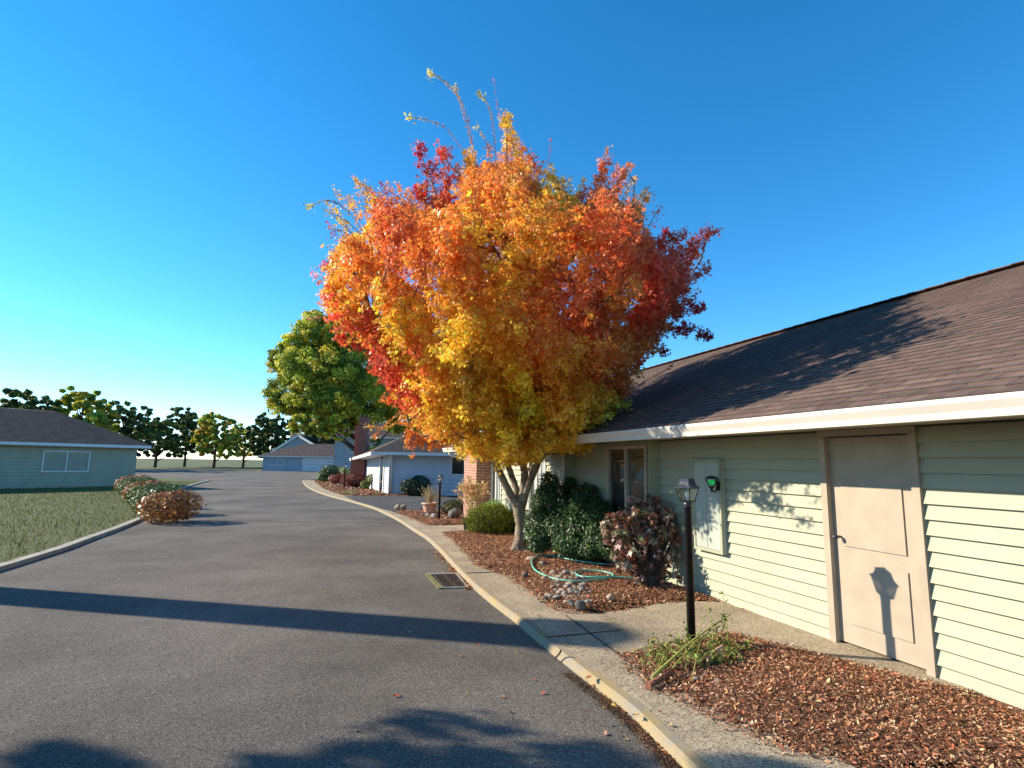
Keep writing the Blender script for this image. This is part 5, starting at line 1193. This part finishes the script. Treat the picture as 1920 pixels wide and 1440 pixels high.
m.build('grate_bars', A_['grate'], DG)

# ------------------------------------------------------------------ fallen leaves, one by one
def leafmesh(cl_, seed):
    T = T_MAPLE.copy(); r2 = np.random.default_rng(seed); T[:, 2] += r2.normal(size=len(T))*.12+np.abs(T[:, 0])*.35
    me = bpy.data.meshes.new('leaf'); me.from_pydata([tuple(v_) for v_ in T]+[(0, 0, 0)], [], [(i, (i+1) % len(T), len(T)) for i in range(len(T))]); me.update()
    ca = me.color_attributes.new('Col', 'FLOAT_COLOR', 'POINT'); ca.data.foreach_set('color', [*(cl_), 1]*(len(T)+1)); me.materials.append(A_['leafd']); return me
FL = [leafmesh(c_, i) for i, c_ in enumerate([(.5, .2, .08), (.42, .26, .12), (.5, .1, .05), (.25, .1, .05), (.6, .4, .1), (.55, .28, .18)])]
def fleaf(px, py, z, s, label, group, k=None):
    g = G(px, py, z); o = bpy.data.objects.new('fallen_leaf', FL[rnd.randrange(6) if k is None else k]); col.objects.link(o)
    o.location = (g.x, g.y, z+s*.25); o.scale = (s,)*3; o.rotation_euler = (rnd.uniform(-.35, .35), rnd.uniform(-.35, .35), rnd.uniform(0, 6.28)); return tag(o, label, 'fallen leaf', group)
RL = [(694, 1084), (622, 1168), (674, 1122), (768, 1186), (899, 1211), (970, 1226), (743, 1305), (877, 1301), (862, 1231), (945, 1307), (681, 1401), (666, 1371), (1020, 1301), (957, 1337), (834, 1118), (860, 1142), (874, 1122), (1002, 1275), (650, 1018), (700, 1010), (640, 1052), (745, 1062), (610, 1110), (1174, 1386), (1138, 1377), (1061, 1166), (935, 1190), (785, 1040), (600, 985), (690, 975), (720, 1030), (890, 1132), (1020, 1213)]
CN = ['orange brown', 'tan', 'red', 'dark brown', 'yellow', 'pinkish tan']
for i, (x, y) in enumerate(RL):
    k = rnd.randrange(6); sg = x > 800
    zn = 'far up the road' if y < 1000 else 'road %s the drain grate' % ('near' if sg else 'well left of') if y < 1120 else 'shadow band %s' % ('near the kerb' if sg else 'at the left') if y < 1195 else 'asphalt just below the shadow band' if y < 1240 else 'near sunlit asphalt, %s' % ('right side' if sg else 'left side') if y < 1360 else 'asphalt at the bottom edge, %s' % ('right' if sg else 'left')
    fleaf(x, y, 0.004, rnd.uniform(.022, .034), '%s leaf on the %s' % (CN[k], zn.replace('far up the road', 'road far beyond the grate')), 'fallen leaves scattered on the road', k)
SL = [(1011, 1155), (1060, 1208), (1080, 1214), (937, 1099), (1137, 1220), (1245, 1190), (1100, 1335), (1237, 1335), (1255, 1360), (1130, 1255), (1088, 1226), (1180, 1110), (1250, 1165), (1160, 1180)]
for i, (x, y) in enumerate(SL):
    k = rnd.randrange(6)
    fleaf(x, y, KZ+.008, rnd.uniform(.018, .03), '%s leaf on the concrete %s' % (CN[k], 'walk beside the lamp post' if x > 1140 and y < 1200 else 'sidewalk beside the stone pile' if y < 1170 else 'sidewalk just past the shadow tip' if y < 1260 else 'sidewalk by the near mulch bed'), 'fallen leaves on the concrete walk', k)
fleaf(1108, 1271, KZ+.008, .05, 'crumpled orange brown leaf sitting on the yellow kerb edge', None, 0)
fleaf(1194, 1343, KZ+.008, .05, 'pale yellow star shaped leaf lying on the yellow kerb', None, 4)
fleaf(1111, 1288, .01, .035, 'small red leaf lying in the gutter', None, 2)
fleaf(1150, 1324, .01, .035, 'yellow leaf lying in the gutter below the sidewalk', None, 4)
g0, g1 = G(1040, 1235, .02), G(1052, 1218, KZ+.06); m = MB(); m.tube(smooth([g0, g0.lerp(g1, .6)+Vector((.01, 0, 0)), g1], 4), [.008]*8+[.004], 6); tag(m.build('bark_stick', A_['bark_dark']), 'dark curved strip of bark leaning on the yellow kerb', 'bark strip')
seen = {}
for o in list(bpy.data.objects):
    if o.parent is None and o.get('category') == 'fallen leaf' and o.get('group'): seen.setdefault(o['label'], []).append(o)
for lab, os_ in seen.items():
    if len(os_) > 1:
        for k, o in enumerate(sorted(os_, key=lambda q: q.location.x/q.location.y)): o['label'] = lab+', '+['first', 'second', 'third', 'fourth', 'fifth', 'sixth'][k]+' from left'
sc.render.resolution_x = 1024; sc.render.resolution_y = 768
